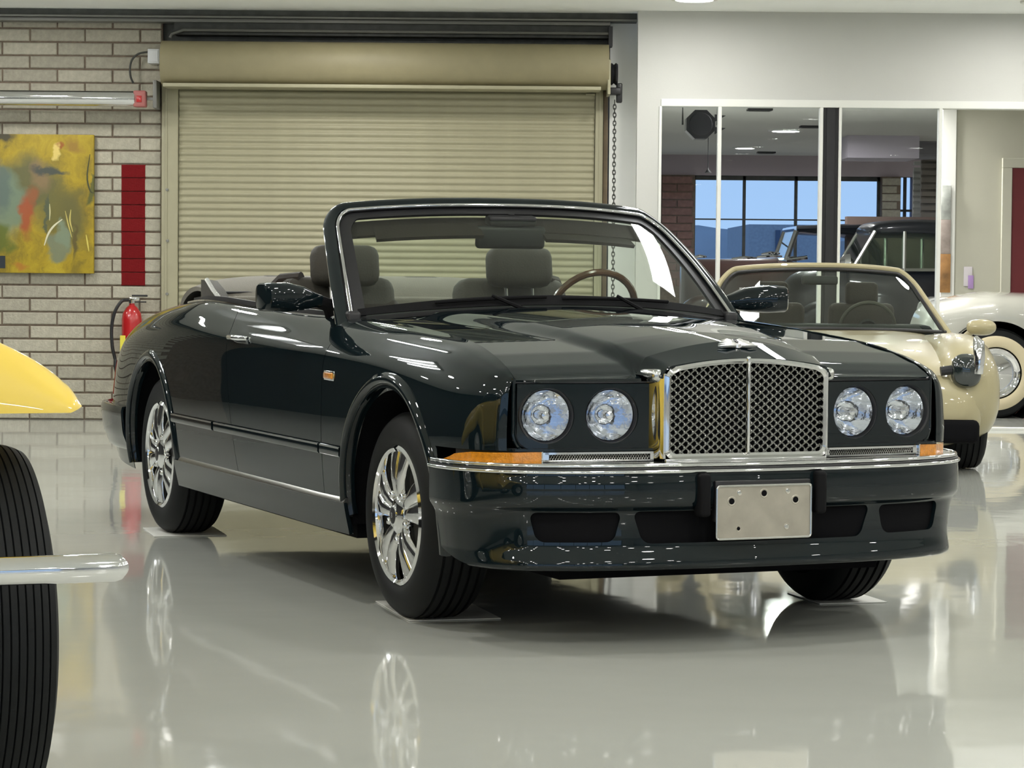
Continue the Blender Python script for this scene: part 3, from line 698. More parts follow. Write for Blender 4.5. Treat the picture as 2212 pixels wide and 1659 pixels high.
# section control net of the body side, rows from tail to nose, columns from shoulder to sill: (x, y, z)
xs_ = [-4.25, -4.05, -3.8, -3.45, -3.0, -2.5, -1.8, -1.1, -.6, -.1, .3, .52, .655, .715, .735]
NET = [
 [(.52, .79), (.60, .775), (.66, .74), (.70, .68), (.72, .60), (.73, .50), (.73, .42), (.71, .36)],
 [(.64, .865), (.71, .85), (.765, .80), (.81, .72), (.825, .62), (.835, .52), (.83, .40), (.81, .32)],
 [(.70, .93), (.77, .912), (.825, .865), (.865, .79), (.885, .66), (.89, .52), (.885, .38), (.865, .28)],
 [(.72, .985), (.785, .97), (.845, .925), (.895, .85), (.912, .68), (.915, .53), (.905, .38), (.885, .26)],
 [(.75, 1.025), (.80, 1.01), (.865, .96), (.912, .875), (.928, .70), (.925, .54), (.915, .375), (.89, .25)],
 [(.79, 1.040), (.835, 1.025), (.88, .965), (.922, .868), (.932, .70), (.93, .54), (.915, .37), (.89, .25)],
 [(.80, 1.022), (.84, 1.008), (.882, .955), (.925, .865), (.934, .70), (.932, .54), (.918, .37), (.89, .25)],
 [(.80, 1.005), (.838, .992), (.88, .945), (.925, .862), (.934, .70), (.932, .54), (.918, .37), (.89, .25)],
 [(.725, .998), (.80, .988), (.872, .940), (.922, .860), (.932, .70), (.93, .54), (.916, .37), (.89, .25)],
 [(.715, .975), (.79, .962), (.862, .920), (.912, .850), (.928, .70), (.925, .54), (.91, .38), (.89, .26)],
 [(.725, .945), (.785, .932), (.848, .895), (.898, .825), (.918, .70), (.918, .56), (.905, .42), (.88, .30)],
 [(.742, .912), (.79, .898), (.838, .868), (.878, .805), (.896, .70), (.896, .60), (.885, .50), (.87, .42)],
 [(.752, .878), (.785, .868), (.818, .845), (.845, .79), (.855, .70), (.855, .62), (.845, .52), (.83, .44)],
 [(.755, .852), (.772, .846), (.790, .830), (.807, .79), (.815, .70), (.815, .62), (.805, .52), (.79, .44)],
 [(.756, .840), (.762, .835), (.768, .825), (.775, .79), (.780, .70), (.780, .62), (.775, .52), (.77, .44)]]
NETA = np.array([[(x, a, b_) for a, b_ in row] for x, row in zip(xs_, NET)])
# lead the nose rows forward a little towards the lamp panel
def SIDE(t, s, sgn=1.0):
    """t: station index, s: column index"""
    i = np.clip(t, 0, len(xs_) - 1); cols = cm(NETA.reshape(len(xs_), -1), i.ravel()).reshape(-1, 8, 3)
    ss = np.clip(s, 0, 7 - 1e-9).ravel(); k = np.floor(ss).astype(int); f = (ss - k)[:, None]; n = np.arange(len(k))
    g = lambda q: cols[n, np.clip(q, 0, 7)]
    p1, p2 = g(k), g(k + 1); p0 = np.where((k >= 1)[:, None], g(k - 1), 2 * p1 - p2); p3 = np.where((k + 2 <= 7)[:, None], g(k + 2), 2 * p2 - p1)
    P = .5 * (2 * p1 + (-p0 + p2) * f + (2 * p0 - 5 * p1 + 4 * p2 - p3) * f ** 2 + (-p0 + 3 * p1 - 3 * p2 + p3) * f ** 3)
    P = P.reshape(t.shape + (3,)); P[..., 1] *= sgn; return P
def T_(x): return np.interp(x, xs_, np.arange(len(xs_)))
def arch(cx_, cz_, rr):
    return lambda P: np.hypot(P[..., 0] - cx_, (P[..., 2] - cz_)) - rr
FA = (0.015, .36, .425); RA = (-3.06, .36, .405)
def panel_side(nm, xa, xb, sgn, nu, nv, holes=(), s0=0.0, s1=7.0, parent=CAR, label=None):
    """xa(s), xb(s): seam positions along the column parameter"""
    def f(u, v):
        s = s0 + v * (s1 - s0); ta = T_(xa(s)); tb = T_(xb(s)); return SIDE(ta + (tb - ta) * u, s, sgn)
    o = surf(nm, f, nu, nv, MT['paint'], parent, holes, solid=.003, flip=(sgn > 0))
    if label: o['label'] = label
    return o
gap = .0022
seamF = lambda s: -.635 + 0 * s
seamR = lambda s: -2.02 + .055 * s - .004 * (s - 3)
for sgn in (-1, 1):
    panel_side('rear_wing', lambda s: -4.25 + 0 * s, lambda s: seamR(s) - gap, sgn, 150, 64, [arch(*RA)])
    dr = panel_side('door', lambda s: seamR(s) + gap, lambda s: seamF(s) - gap, sgn, 60, 48, s1=6.0)
    panel_side('front_wing', lambda s: seamF(s) + gap, lambda s: .735 + 0 * s, sgn, 100, 64, [arch(*FA), lambda P: np.where(P[..., 0] > .44, P[..., 2] - .618, 1.0)])
    for xs0, nm in ((seamF, 'seam_backing'), (seamR, 'seam_backing')):  # dark backing strips put in so the door gaps read black
        def fsl(u, v, xs0=xs0): 
            s = v * 7.0; P = SIDE(T_(xs0(s) - .03 + .06 * u), s, sgn); P[..., 1] -= .020 * sgn; return P
        surf(nm, fsl, 2, 40, MT['matt_black'], CAR)
    def fsl2(u, v): P = SIDE(T_(-2.5 + 2.05 * u), 5.7 + v * .7, sgn); P[..., 1] -= .020 * sgn; return P
    surf('seam_backing', fsl2, 30, 3, MT['matt_black'], CAR)
    # sill below the doors
    def fs(u, v): return SIDE(T_(-2.62) + (T_(-.40) - T_(-2.62)) * u, 6.06 + v * .94, sgn) + np.array([0, .006 * sgn, 0])
    surf('sill', fs, 60, 8, MT['paint'], CAR, [arch(*FA), arch(*RA)], solid=.012, flip=(sgn > 0))
    # sill ledge, rubbing strip, belt moulding, waist moulding
    def along(xa, xb, s, n=40, off=0.0, dz=0.0):
        tt = np.linspace(T_(xa), T_(xb), n); P = SIDE(tt, np.full(n, float(s)), sgn); P[:, 1] += off * sgn; P[:, 2] += dz; return [tuple(p) for p in P]
    def nrm(n): return [(0, sgn, .0)] * n
    G().sweep(along(-2.56, -.41, 6.04, 40, .003), [(-.006, -.008), (.014, -.008), (.013, -.004), (.002, .012), (-.006, .012)] if sgn > 0 else [(-.006, .008), (.014, .008), (.013, .004), (.002, -.012), (-.006, -.012)], nrm(40)).o('sill_ledge', MT['chrome_soft'], CAR)  # satin metal in place of paint gives the ledge its ceiling reflection
    for a, b_ in ((-2.62, -2.0), (-1.97, -.645), (-.625, -.42)):
        G().sweep(along(a, b_, 5.0, 24, .002), [(-.006, -.018), (.010, -.018), (.014, -.012), (.014, .012), (.010, .018), (-.006, .018)], nrm(24)).o('rubbing_strip', MT['paint'], CAR, angle=50)['label'] = 'body coloured rubbing strip'
        G().sweep(along(a, b_, 5.0, 24, .0145, .014), [(-.002, -.003), (.002, -.003), (.002, .003), (-.002, .003)], nrm(24)).o('strip_chrome_edge', MT['chrome'], CAR)  # chrome top edge of the rubbing strip
    G().sweep(along(-2.98, -.86, 0.25, 60, .0, .003), [(-.012, -.006), (.010, -.006), (.012, 0), (.006, .007), (-.012, .006)], nrm(60)).o('belt_moulding', MT['chrome'], CAR)
    G().sweep(along(-2.98, -.86, 0.0, 60, -.014, .012), [(-.008, -.010), (.008, -.010), (.008, .008), (-.008, .008)], nrm(60)).o('belt_seal', MT['black'], CAR)
    # wheel arch lips
    for (cx_, cz_, rr), nm in ((FA, 'wheel_arch_lip'), (RA, 'wheel_arch_lip')):
        pts = []; nn = []
        lim = (-12, 186) if cx_ > -1 else (-10, 190)
        for k in range(61):
            a = R(lim[0] + (lim[1] - lim[0]) * k / 60); X = cx_ + (rr + .004) * math.cos(a); Z = cz_ + (rr + .004) * math.sin(a)
            # find y on the side
            s = np.interp(-Z, [-1.0, -.86, -.7, -.54, -.37, -.25], [1.5, 3, 4, 5, 6, 7]); y = SIDE(np.array([T_(X)]), np.array([s]), sgn)[0, 1]
            pts.append((X, y, Z)); nn.append((0, sgn, 0))
        G().sweep(pts, [(-.03, .012), (-.03, -.006), (.008, -.008), (.016, -.018), (.014, -.032), (.002, -.048), (-.012, -.05)] if sgn > 0 else
                  [(-.03, -.012), (-.03, .006), (.008, .008), (.016, .018), (.014, .032), (.002, .048), (-.012, .05)], nn).o(nm, MT['paint'], CAR, angle=60)
        arc = [(cx_ + (rr + .02) * math.cos(R(-10 + 200 * k / 40)), cz_ + (rr + .02) * math.sin(R(-10 + 200 * k / 40))) for k in range(41)]
        mesh('wheel_well', [(a, .885 * sgn, b_) for a, b_ in arc] + [(a, .56 * sgn, b_) for a, b_ in arc], [(i, i + 1, i + 42, i + 41) for i in range(40)] + [tuple(range(41, 82))], MT['matt_black'], CAR, smooth=False)
    # door handle
    hx, hz = -1.72, .905
    y0 = float(SIDE(np.array([T_(hx)]), np.array([2.55]), sgn)[0, 1])
    g = G(); g.tube([(hx - .10, y0 * 1 + .004 * sgn, hz), (hx - .07, y0 + .030 * sgn, hz + .002), (hx + .06, y0 + .032 * sgn, hz + .002), (hx + .10, y0 + .004 * sgn, hz)], [.008, .011, .011, .008], 8)
    g.lathe([(0, .006), (.012, .005), (.013, -.01)], (hx + .13, y0 + (0 if sgn > 0 else -.0), hz - .005), 'y', 12)
    g.o('door_handle', MT['chrome'], dr, angle=60)
    # side repeater
    rx, rz = -.56, .803; y0 = float(SIDE(np.array([T_(rx)]), np.array([3.3]), sgn)[0, 1])
    G().box((rx - .055, y0 - .004 * sgn, rz - .018), (rx + .055, y0 + .006 * sgn, rz + .018), .004).o('repeater_bezel', MT['chrome'], CAR)
    G().box((rx - .046, y0, rz - .012), (rx + .046, y0 + .012 * sgn, rz + .012), .005).o('repeater_lens', MT['amber'], CAR)['label'] = 'small amber side repeater'
    # tail lamp (wraps the corner)
    def ft(u, v): return SIDE(T_(-4.24) + (T_(-3.98) - T_(-4.24)) * u, 3.0 + v * 1.5, sgn) + np.array([0, .004 * sgn, 0])
    surf('tail_lamp', ft, 10, 10, MT['red_lens'], CAR, solid=.004, flip=(sgn > 0))

# bonnet
def zedge(x): return np.interp(x, [-4.25, -4.05, -3.8, -3.45, -3.0, -2.5, -1.8, -1.1, -.6, -.1, .3, .52, .655, .715, .735], [r[0][1] for r in NET])
def sst(a): a = np.clip(a, 0, 1); return a * a * (3 - 2 * a)
def bonnet_z(x, y):
    ay = np.abs(y)
    zc = np.interp(x, [-.95, -.5, 0, .5, .74, .83], [1.068, 1.052, 1.027, .983, .953, .945])
    yb = np.interp(x, [-.9, -.3, .3, .74], [.47, .40, .345, .300]); wd = np.interp(x, [-.9, 0, .74], [.20, .12, .036]); dp = np.interp(x, [-.9, .2, .55, .74], [.014, .018, .034, .058])
    zo = zedge(np.minimum(x, .735)) + .012 * (1 - (ay / .74) ** 2) + np.where(x > .735, -(x - .735) * .10, 0)
    zo = np.where(x < -.55, zo + .008 * np.clip((-.55 - x) / .3, 0, 1), zo)
    return zo + (zc - dp * (np.minimum(ay, yb + wd) / .33) ** 1.7 - zo) * sst((yb + wd - ay) / wd)
def bonnet_front(y):
    ay = np.abs(y); xo = np.interp(ay, [.27, .30, .44, .65, .76], [.795, .793, .778, .752, .735])
    return np.where(ay < .338, .742, xo)
def yedge(x): return np.interp(x, xs_, [r[0][0] for r in NET])
def fb(u, v):
    q = v * 2 - 1; yr = q * .73; x0 = -.50 - .37 * (np.abs(yr) / .73) ** 2; x = x0 + (bonnet_front(q * .752) - x0) * u
    y = q * (yedge(np.clip(x, -1, .735)) - gap * 1.5); return np.stack([x, y, bonnet_z(x, y)], -1)
bo = surf('bonnet', fb, 110, 150, MT['paint'], CAR, solid=.010, angle=50)
# cowl panel in front of the windscreen
def fcw(u, v):
    q = v * 2 - 1; yr = q * .735; xa = -.50 - .37 * (np.abs(yr) / .73) ** 2 - .006; xb = -.70 - .27 * (np.abs(yr) / .76) ** 2
    x = xa + (xb - xa) * u; return np.stack([x, yr, bonnet_z(np.maximum(xa, -.95), yr) - .012 - .020 * np.sin(u * PI) ** 1], -1)
surf('cowl_panel', fcw, 10, 60, MT['dull_black'], CAR, solid=.006)
# bonnet crease vents
for sgn in (-1, 1):
    G().tube([(-.74, .60 * sgn, bonnet_z(np.array(-.74), np.array(.6)) + .001), (-.82, .45 * sgn, bonnet_z(np.array(-.80), np.array(.45)) - .001)], .008, 6).o('washer_jet', MT['black'], bo)

# front panel behind the lamps
def plan_x(y): return np.interp(np.abs(y), [0, .27, .30, .44, .65, .73, .79], [.80, .80, .797, .781, .756, .742, .728])
LY, LZ, LR = ((.652, .728), (.441, .727)), None, .0835
for sgn in (-1, 1):
    holes = [(lambda P, yy=yy: np.hypot(P[..., 1] - yy * sgn, P[..., 2] - .7275) - .088) for yy in (.652, .441)]
    def fl(u, v):
        y = .298 + v * (.748 - .298); x = plan_x(y); z = .622 + u * (.828 - .622)
        # rounded lower outer corner
        return np.stack([x - .004 + 0 * z, y * sgn, z], -1)
    def cornerhole(P):
        ay = np.abs(P[..., 1]); z = P[..., 2]; cy_, cz_ = .748 - .05, .622 + .05
        return np.where((ay > cy_) & (z < cz_), .05 - np.hypot(ay - cy_, z - cz_), 1.0)
    lp = surf('lamp_panel', fl, 60, 110, MT['paint'], CAR, holes + [cornerhole], solid=.010, flip=(sgn < 0))
    # black seal around the panel
    pts = [(float(plan_x(y)) - .006, y * sgn, z) for (y, z) in ((.296, .620), (.296, .832), (.5, .832), (.752, .832), (.752, .70), (.750, .665), (.735, .635), (.70, .620), (.5, .619))]
    G().tube(pts, .0045, 6, closed=True).o('panel_seal', MT['black'], CAR)
    # painted surround between panel and wing
    g = G()
    ring = [(.757, .845), (.757, .70), (.756, .66), (.738, .627), (.70, .613), (.30, .613)]
    pp = [(float(plan_x(y)) - .004, y * sgn, z) for y, z in ring]
    g.tube([tuple(cm(pp, np.array([k * (len(pp) - 1) / 40.0]))[0]) for k in range(41)], .007, 8); g.o('panel_surround', MT['paint'], CAR)
    for yy in (.652, .441):
        nx = Vector((1, .10 * sgn, 0)).normalized(); X = float(plan_x(yy))
        hl = empty('headlamp', (X - .012, yy * sgn, .7275), 0, CAR)
        hl.rotation_euler = (0, 0, math.atan2(nx.y, nx.x) * .6)
        G().lathe([(.096, .006), (.093, .012), (.087, .010), (.0825, -.002), (.083, -.02), (.092, -.03)], (0, 0, 0), 'x', 48).o('lamp_bezel', MT['black'], hl)
        bowl = [(.0, -.075), (.018, -.073)] + [(.018 + .062 * k / 10, -.073 + .068 * (k / 10) ** 1.9) for k in range(1, 11)]
        G().lathe(bowl, (0, 0, 0), 'x', 40).o('reflector', MT['reflector'], hl)
        G().lathe([(0, .0), (.012, -.002), (.014, -.02), (.014, -.07)], (0, 0, 0), 'x', 16).o('bulb_shield', MT['chrome'], hl)
        dome = [(0, .020)] + [(.083 * math.sin(R(k * 9)), .020 - .020 * (1 - math.cos(R(k * 9)))) for k in range(1, 11)]
        G().lathe(dome, (0, 0, 0), 'x', 40).o('lamp_glass', MT['lens'], hl)
        # horizontal prism bars on the lens
        g = G()
        for zz in (-.045, -.022, .0, .03): 
            hw_ = math.sqrt(max(.076 ** 2 - zz * zz, 0)); g.tube([(.010 - .010 * abs(q) , q * hw_, zz) for q in (-1, -.5, 0, .5, 1)], .0022, 5)
        g.o('lens_bar', MT['lens'], hl)

# grille shell and mesh
gs = empty('grille', (0, 0, 0), 0, CAR)
GX = .865; hwg = .275
def top_z(y): return .893 - .028 * (abs(y) / hwg) ** 2.0
def outline(r, zlo, dt, n=14):
    """half opening outline, closed loop of (y,z); dt grows it outwards"""
    w_ = hwg + dt; rc = r; P = []
    zl_ = zlo - dt; P += [(-w_ + rc - rc * math.sin(a), zl_ + rc - rc * math.cos(a)) for a in [R(90) * k / 6 for k in range(0, 7)]][::1]
    left_top = top_z(w_) + dt
    P2 = [(-w_ + rc - rc * math.cos(a), left_top - rc + rc * math.sin(a)) for a in [R(80) * k / 6 for k in range(0, 7)]]
    mid = [(y, top_z(y) + dt) for y in np.linspace(-w_ + rc * 1.3, w_ - rc * 1.3, 2 * n + 1)]
    L = P + P2 + mid
    R_ = [(-y, z) for y, z in (P + P2)][::-1]
    return L + R_
O0 = outline(.022, .607, 0.0); O1 = outline(.026, .607, .016); O2 = outline(.028, .607, .028)
nO = len(O0)
g = G()
rings = [[(GX - .030, y, z) for y, z in O0], [(GX + .002, y, z) for y, z in O0], [(GX + .008, (y + a) / 2, (z + b_) / 2) for (y, z), (a, b_) in zip(O0, O1)], [(GX + .003, y, z) for y, z in O1], [(GX - .02, y, z) for y, z in O1]]
for k in range(len(rings) - 1): g.add(rings[k] + rings[k + 1], [(i, (i + 1) % nO, (i + 1) % nO + nO, i + nO) for i in range(nO)])
g.o('grille_surround', MT['chrome'], gs, angle=60)
# chrome side columns of the shell
for sgn in (-1, 1):
    poly = [(GX - .022, .289), (GX - .004, .288), (GX - .004, .296), (GX - .016, .305), (.79, .322), (.775, .318), (.775, .29)]
    G().prism([(a, b_ * sgn) for a, b_ in poly], .592, .862, 'z').o('shell_side', MT['chrome'], gs, angle=30)
# painted top of the shell, from the surround back to the bonnet bulge
def fsh(u, v):
    q = v * 2 - 1; ay = np.abs(q); y = q * (.300 + .036 * u); x = .742 + (GX - .006 - .742) * (1 - u)
    zf = np.array(top_z(np.minimum(ay, .95) * .285)) + .016; xb = .79
    zb2 = bonnet_z(np.full_like(y, .742), q * .336) + .0015
    z = (zf - .006) * (1 - u) + zb2 * u
    drop = np.clip((ay - .93) / .07, 0, 1) ** 2 * .030 * (1 - u)
    return np.stack([x, y, z - drop], -1)
surf('shell_top', fsh, 12, 60, MT['paint'], gs, solid=.008)
for sgn in (-1, 1): G().box((.735, .285 * sgn, .834), (.852, .330 * sgn, .876), .016).o('shell_corner', MT['chrome_soft'], gs)
G().box((GX - .03, -.29, .575), (GX + .004, .29, .592), .004).o('shell_foot', MT['chrome'], gs)
G().box((GX - .004, -.0055, .600), (GX + .012, .0055, .897), .004).lathe([(0, .012), (.007, .008), (.009, 0), (.006, -.012)], (GX + .004, 0, .905), 'z', 12).o('centre_bar', MT['chrome'], gs)
# woven mesh
g = G(); dy, dzz = .0300, .0249; bars = []
z0m, z1m = .600, .895
for fam in (-1, 1):
    sl_ = fam * dzz / dy; kk = int((hwg * 2 + .35) / dy) + 3
    for k in range(-kk, kk):
        # line z = z0m + sl*(y - k*dy)
        pts = []
        ys = np.linspace(-hwg, hwg, 45)
        zz = z0m + sl_ * (ys - k * dy)
        tops = np.array([top_z(y) for y in ys]); ok = (zz > .604) & (zz < tops)
        if ok.sum() < 2: continue
        a, b_ = ys[ok][0], ys[ok][-1]
        # refine ends
        ca = [max(-hwg, min(hwg, k * dy + (zc_ - z0m) / sl_)) for zc_ in (.602, .895)]
        a, b_ = min(ca), max(ca)
        for _ in range(20):
            za = z0m + sl_ * (a - k * dy); zb_ = z0m + sl_ * (b_ - k * dy)
            if za > top_z(a): a += .001
            if zb_ > top_z(b_): b_ -= .001
        za = z0m + sl_ * (a - k * dy); zb_ = z0m + sl_ * (b_ - k * dy)
        if b_ - a < .008: continue
        g.tube([(GX - .020 + .002 * fam, a, za), (GX - .020 + .002 * fam, b_, zb_)], .0026, 5, cap=False)
# knuckles at the crossings
k = 0
zz = z0m; row = 0
while zz < .895:
    y = -hwg - dy
    while y < hwg:
        yy = y + (dy / 2 if row % 2 else 0)
        if abs(yy) < hwg and .604 < zz < top_z(yy): g.lathe([(0, .0040), (.0036, .002), (.0040, -.002)], (GX - .020, yy, zz), 'x', 6)
        y += dy
    zz += dzz / 2; row += 1
props(g.o('grille_mesh', MT['wire'], gs, angle=50), kind='stuff')
G().box((.78, -.30, .59), (.80, .30, .88)).o('grille_backing', MT['matt_black'], gs)
# winged badge with letter
bd_ = empty('winged_badge', (.775, 0, .950), 0, gs); bd_.rotation_euler = (0, R(22), 0); bd_.scale = (1.5, 1.0, 1.3)
for sgn in (-1, 1):
    g = G()
    for j, (L_, xo) in enumerate(((.072, .016), (.064, .006), (.054, -.004), (.040, -.013))):
        g.tube([(xo * .8, .010 * sgn, .004), (xo, L_ * .6 * sgn, .006), (xo - .004, L_ * sgn, .003)], [.0045, .0048, .0015], 6)
    g.o('wing', MT['silver'], bd_)
G().lathe([(0, .010), (.014, .008), (.017, .0)], (0, 0, 0), 'z', 24).o('roundel', MT['silver'], bd_)
text_obj('letter', 'B', .024, MT['black'], bd_, (0, 0, .0105), (0, 0, R(90)), .0006)

# bumper
bp_y = [0, .3, .55, .72, .82, .885, .925, .938, .938]
bp_x = [.968, .955, .918, .860, .795, .715, .620, .540, .462]
def bump_plan(a):
    """a in [-1,1] along the plan"""
    q = np.abs(a) * (len(bp_y) - 1); P = cm(np.stack([bp_x, bp_y], 1), q.ravel()).reshape(q.shape + (2,)); 
    e = 1e-3; P2 = cm(np.stack([bp_x, bp_y], 1), np.clip(q + e, 0, 8).ravel()).reshape(q.shape + (2,)); P1 = cm(np.stack([bp_x, bp_y], 1), np.clip(q - e, 0, 8).ravel()).reshape(q.shape + (2,))
    T = P2 - P1; T /= np.linalg.norm(T, axis=-1, keepdims=True) + 1e-9; N = np.stack([T[..., 1], -T[..., 0]], -1)
    return P, N
bz = [.576, .572, .560, .545, .52, .49, .462, .447, .438, .430, .415, .38, .34, .315, .295, .275, .258, .248, .245]
bo_ = [-.05, -.012, -.002, 0.0, .004, .005, .002, -.008, -.020, -.026, -.028, -.030, -.029, -.026, -.020, -.014, -.014, -.028, -.060]
def fbm(u, v):
    a = u * 2 - 1; P, N = bump_plan(a); q = v * (len(bz) - 1); Z = cm(np.stack([bz, bo_], 1), q.ravel()).reshape(q.shape + (2,))
    off = Z[..., 1]; z = Z[..., 0].copy()
    flare = np.clip((np.abs(a) - .70) / .3, 0, 1); z = np.where(z < .40, z + flare * .045 * (.40 - z) / .15, z); wf_ = sst((.74 - np.abs(a)) / .34); off = np.where(v < .05, off, off * wf_ + (1 - wf_) * (-.002 - .022 * sst((.455 - z) / .05) - .016 * np.clip((.41 - z) / .11, 0, 1) + np.where(v > .9, off + .014, 0)))
    x = P[..., 0] + N[..., 0] * off; y = (P[..., 1] + N[..., 1] * off) * np.sign(np.where(a == 0, 1e-9, a)); return np.stack([x, y, z], -1)
def rbox(cy_, cz_, hy, hz_, r, sk=0.0):
    def f(P):
        y = np.abs(P[..., 1] - cy_ + 0) - 0; yy = np.abs(P[..., 1] - cy_) + sk * (cz_ - P[..., 2]); zz = np.abs(P[..., 2] - cz_)
        qy = yy - hy + r; qz = zz - hz_ + r
        return np.minimum(np.maximum(qy, qz), 0) + np.hypot(np.maximum(qy, 0), np.maximum(qz, 0)) - r
    return f
bu = surf('bumper', fbm, 300, 90, MT['paint'], CAR, [rbox(0, .382, .408, .051, .025, .35), rbox(-.600, .384, .128, .047, .025, .25), rbox(.600, .384, .128, .047, .025, .25)], solid=.014, angle=50, flip=True)
G().prism([(.74, -.80), (.80, -.745), (.865, -.60), (.905, -.42), (.905, .42), (.865, .60), (.80, .745), (.74, .80), (.70, .80), (.70, -.80)], .30, .44, 'z').o('intake_void', MT['matt_black'], bu)
for k in range(3):
    G().tube([(.890, -.41, .35 + k * .026), (.905, 0, .35 + k * .026), (.890, .41, .35 + k * .026)], .0022, 6).o('intake_bar', MT['matt_black'], bu)
for (dz_, m_, r_) in ((.577, 'chrome', .0075), (.566, 'black', .005), (.5585, 'chrome', .006)):
    pts = []
    for k in range(81):
        a = np.array([-1 + 2 * k / 80.]); P, N = bump_plan(a); o_ = -.012 if dz_ > .57 else (-.006 if m_ == 'black' else .0)
        pts.append((float(P[0, 0] + N[0, 0] * o_), float((P[0, 1] + N[0, 1] * o_) * (1 if a[0] > 0 else -1)), dz_))
    G().tube(pts, r_, 8).o('bumper_moulding' if m_ == 'chrome' else 'moulding_groove', MT[m_], bu, angle=60)
# chrome shelf between bumper and wings
def fsf(u, v):
    a = u * 2 - 1; P, N = bump_plan(a * .97); off = -.012 - v * .09
    return np.stack([P[..., 0] + N[..., 0] * off, (P[..., 1] + N[..., 1] * off) * np.sign(np.where(a == 0, 1e-9, a)), .579 + .004 * v], -1)
surf('bumper_shelf', fsf, 80, 2, MT['chrome_soft'], bu)
# low grilles and amber lamps
for sgn in (-1, 1):
    def ly(y, o_=0.0): return (float(np.interp(y, [.3, .44, .60, .68, .76, .82, .862, .888, .898], [.822, .812, .796, .784, .752, .700, .630, .555, .49])) + o_, y * sgn)
    def band(ys, z0, z1, o_, th=.012):
        v = []; n = len(ys)
        for zz in (z0, z1):
            for y in ys: x, yy = ly(y, o_); v.append((x, yy, zz))
        for zz in (z0, z1):
            for y in ys: x, yy = ly(y, o_ - th); v.append((x, yy, zz))
        f = []
        for i in range(n - 1):
            f += [(i, i + 1, n + i + 1, n + i), (2 * n + i, 2 * n + i + 1, 3 * n + i + 1, 3 * n + i), (n + i, n + i + 1, 3 * n + i + 1, 3 * n + i), (i, i + 1, 2 * n + i + 1, 2 * n + i)]
        f += [(0, n, 3 * n, 2 * n), (n - 1, 2 * n - 1, 4 * n - 1, 3 * n - 1)]
        return G().add(v, f)
    lg = band(np.linspace(.312, .672, 14), .584, .590, .004, .014); lg.add(*[band(np.linspace(.312, .672, 14), .607, .614, .004, .014).__dict__[k] for k in ('v', 'f')])
    for a, b_ in ((.312, .324), (.660, .680)): q = band(np.linspace(a, b_, 3), .584, .614, .004, .014); lg.add(q.v, q.f)
    lgo = lg.o('lower_grille', MT['chrome'], CAR)
    band(np.linspace(.32, .665, 12), .588, .609, -.012, .006).o('grille_void', MT['matt_black'], lgo)
    g = G()
    for fam in (-1, 1):
        y = .32
        while y < .655: g.tube([(ly(y)[0] - .004, y * sgn if fam > 0 else (y + .012) * sgn, .589), (ly(y + .012)[0] - .004, (y + .012) * sgn if fam > 0 else y * sgn, .608)], .0013, 4, cap=False); y += .0085
    props(g.o('grille_wire', MT['wire'], lgo), kind='stuff')
    # amber wrap-round lamp
    ys = list(np.linspace(.684, .897, 34)); v = []; n = len(ys)
    def at_(y, o_, z): x, yy = ly(y, o_); ny = np.interp(y, [.68, .76, .875], [.1, .6, 1.0]); return (x, yy + o_ * ny * sgn, z)
    tz = [float(np.interp(y, [.684, .86, .884, .897], [.616, .611, .602, .580])) for y in ys]
    for o_ in (.010, -.02):
        for zi in (0, 1):
            for i, y in enumerate(ys): v.append(at_(y, o_, tz[i] if zi else .578))
    f = []
    for i in range(n - 1): f += [(i, i + 1, n + i + 1, n + i), (n + i, n + i + 1, 3 * n + i + 1, 3 * n + i), (i, i + 1, 2 * n + i + 1, 2 * n + i)]
    f += [(0, n, 3 * n, 2 * n)]
    mesh('indicator_lamp', v, f, MT['amber'], CAR, angle=50)['label'] = 'amber wrap-round indicator lamp'
    G().box((ly(.688)[0] - .01, .681 * sgn, .577), (ly(.688)[0] + .013, .686 * sgn, .617), .001).o('lamp_divider', MT['chrome'], CAR)
    # painted apron strip under the lamp panel and over the amber lamp
    q = band(list(np.linspace(.30, .68, 12)) + list(np.linspace(.70, .896, 16)), .6165, .624, .000, .05); q.o('nose_strip', MT['paint'], CAR)
    band(list(np.linspace(.30, .68, 12)) + list(np.linspace(.70, .88, 16)), .560, .625, -.022, .004).o('nose_backing', MT['black'], CAR)

# number plate bracket
npb = empty('plate_bracket', (.985, 0, .428), 0, CAR)
poly = []
for (sy, sz, a0) in ((1, 1, 0), (-1, 1, 90), (-1, -1, 180), (1, -1, 270)):
    for k in range(5): a = R(a0 + 90 * k / 4); poly.append((sy * .158 + .010 * math.cos(a), sz * .074 + .010 * math.sin(a)))
G().prism(poly, -.006, .0, 'x').o('plate', MT['plate'], npb, angle=40)
edge = [(.002, y, z) for y, z in poly]
G().tube(edge, .0035, 6, closed=True).o('plate_rim', MT['chrome_soft'], npb)
for (y, z, r_, m_) in ((-.115, .035, .010, 'matt_black'), (.0, .058, .010, 'matt_black'), (.113, .035, .010, 'matt_black'), (-.088, .062, .007, 'chrome_soft'), (.085, .064, .007, 'chrome_soft'), (-.090, -.052, .006, 'matt_black'), (.082, -.050, .007, 'chrome_soft')):
    G().lathe([(0, .001), (r_ * .8, .001), (r_, .0005)], (0, y, z), 'x', 14).o('screw_hole' if m_ == 'matt_black' else 'screw', MT[m_], npb)
    G().lathe([(r_, .0005), (r_ * 1.35, .0015), (r_ * 1.6, .0)], (0, y, z), 'x', 16).o('hole_rim', MT['plate'], npb)
G().box((-.03, -.17, -.03), (-.006, .17, .10), .004).o('plate_mount', MT['black'], npb)
for sgn in (-1, 1):
    G().box((.935, .188 * sgn, .415), (.992, .226 * sgn, .552), .012).o('bumper_guard', MT['dull_black'], bu)

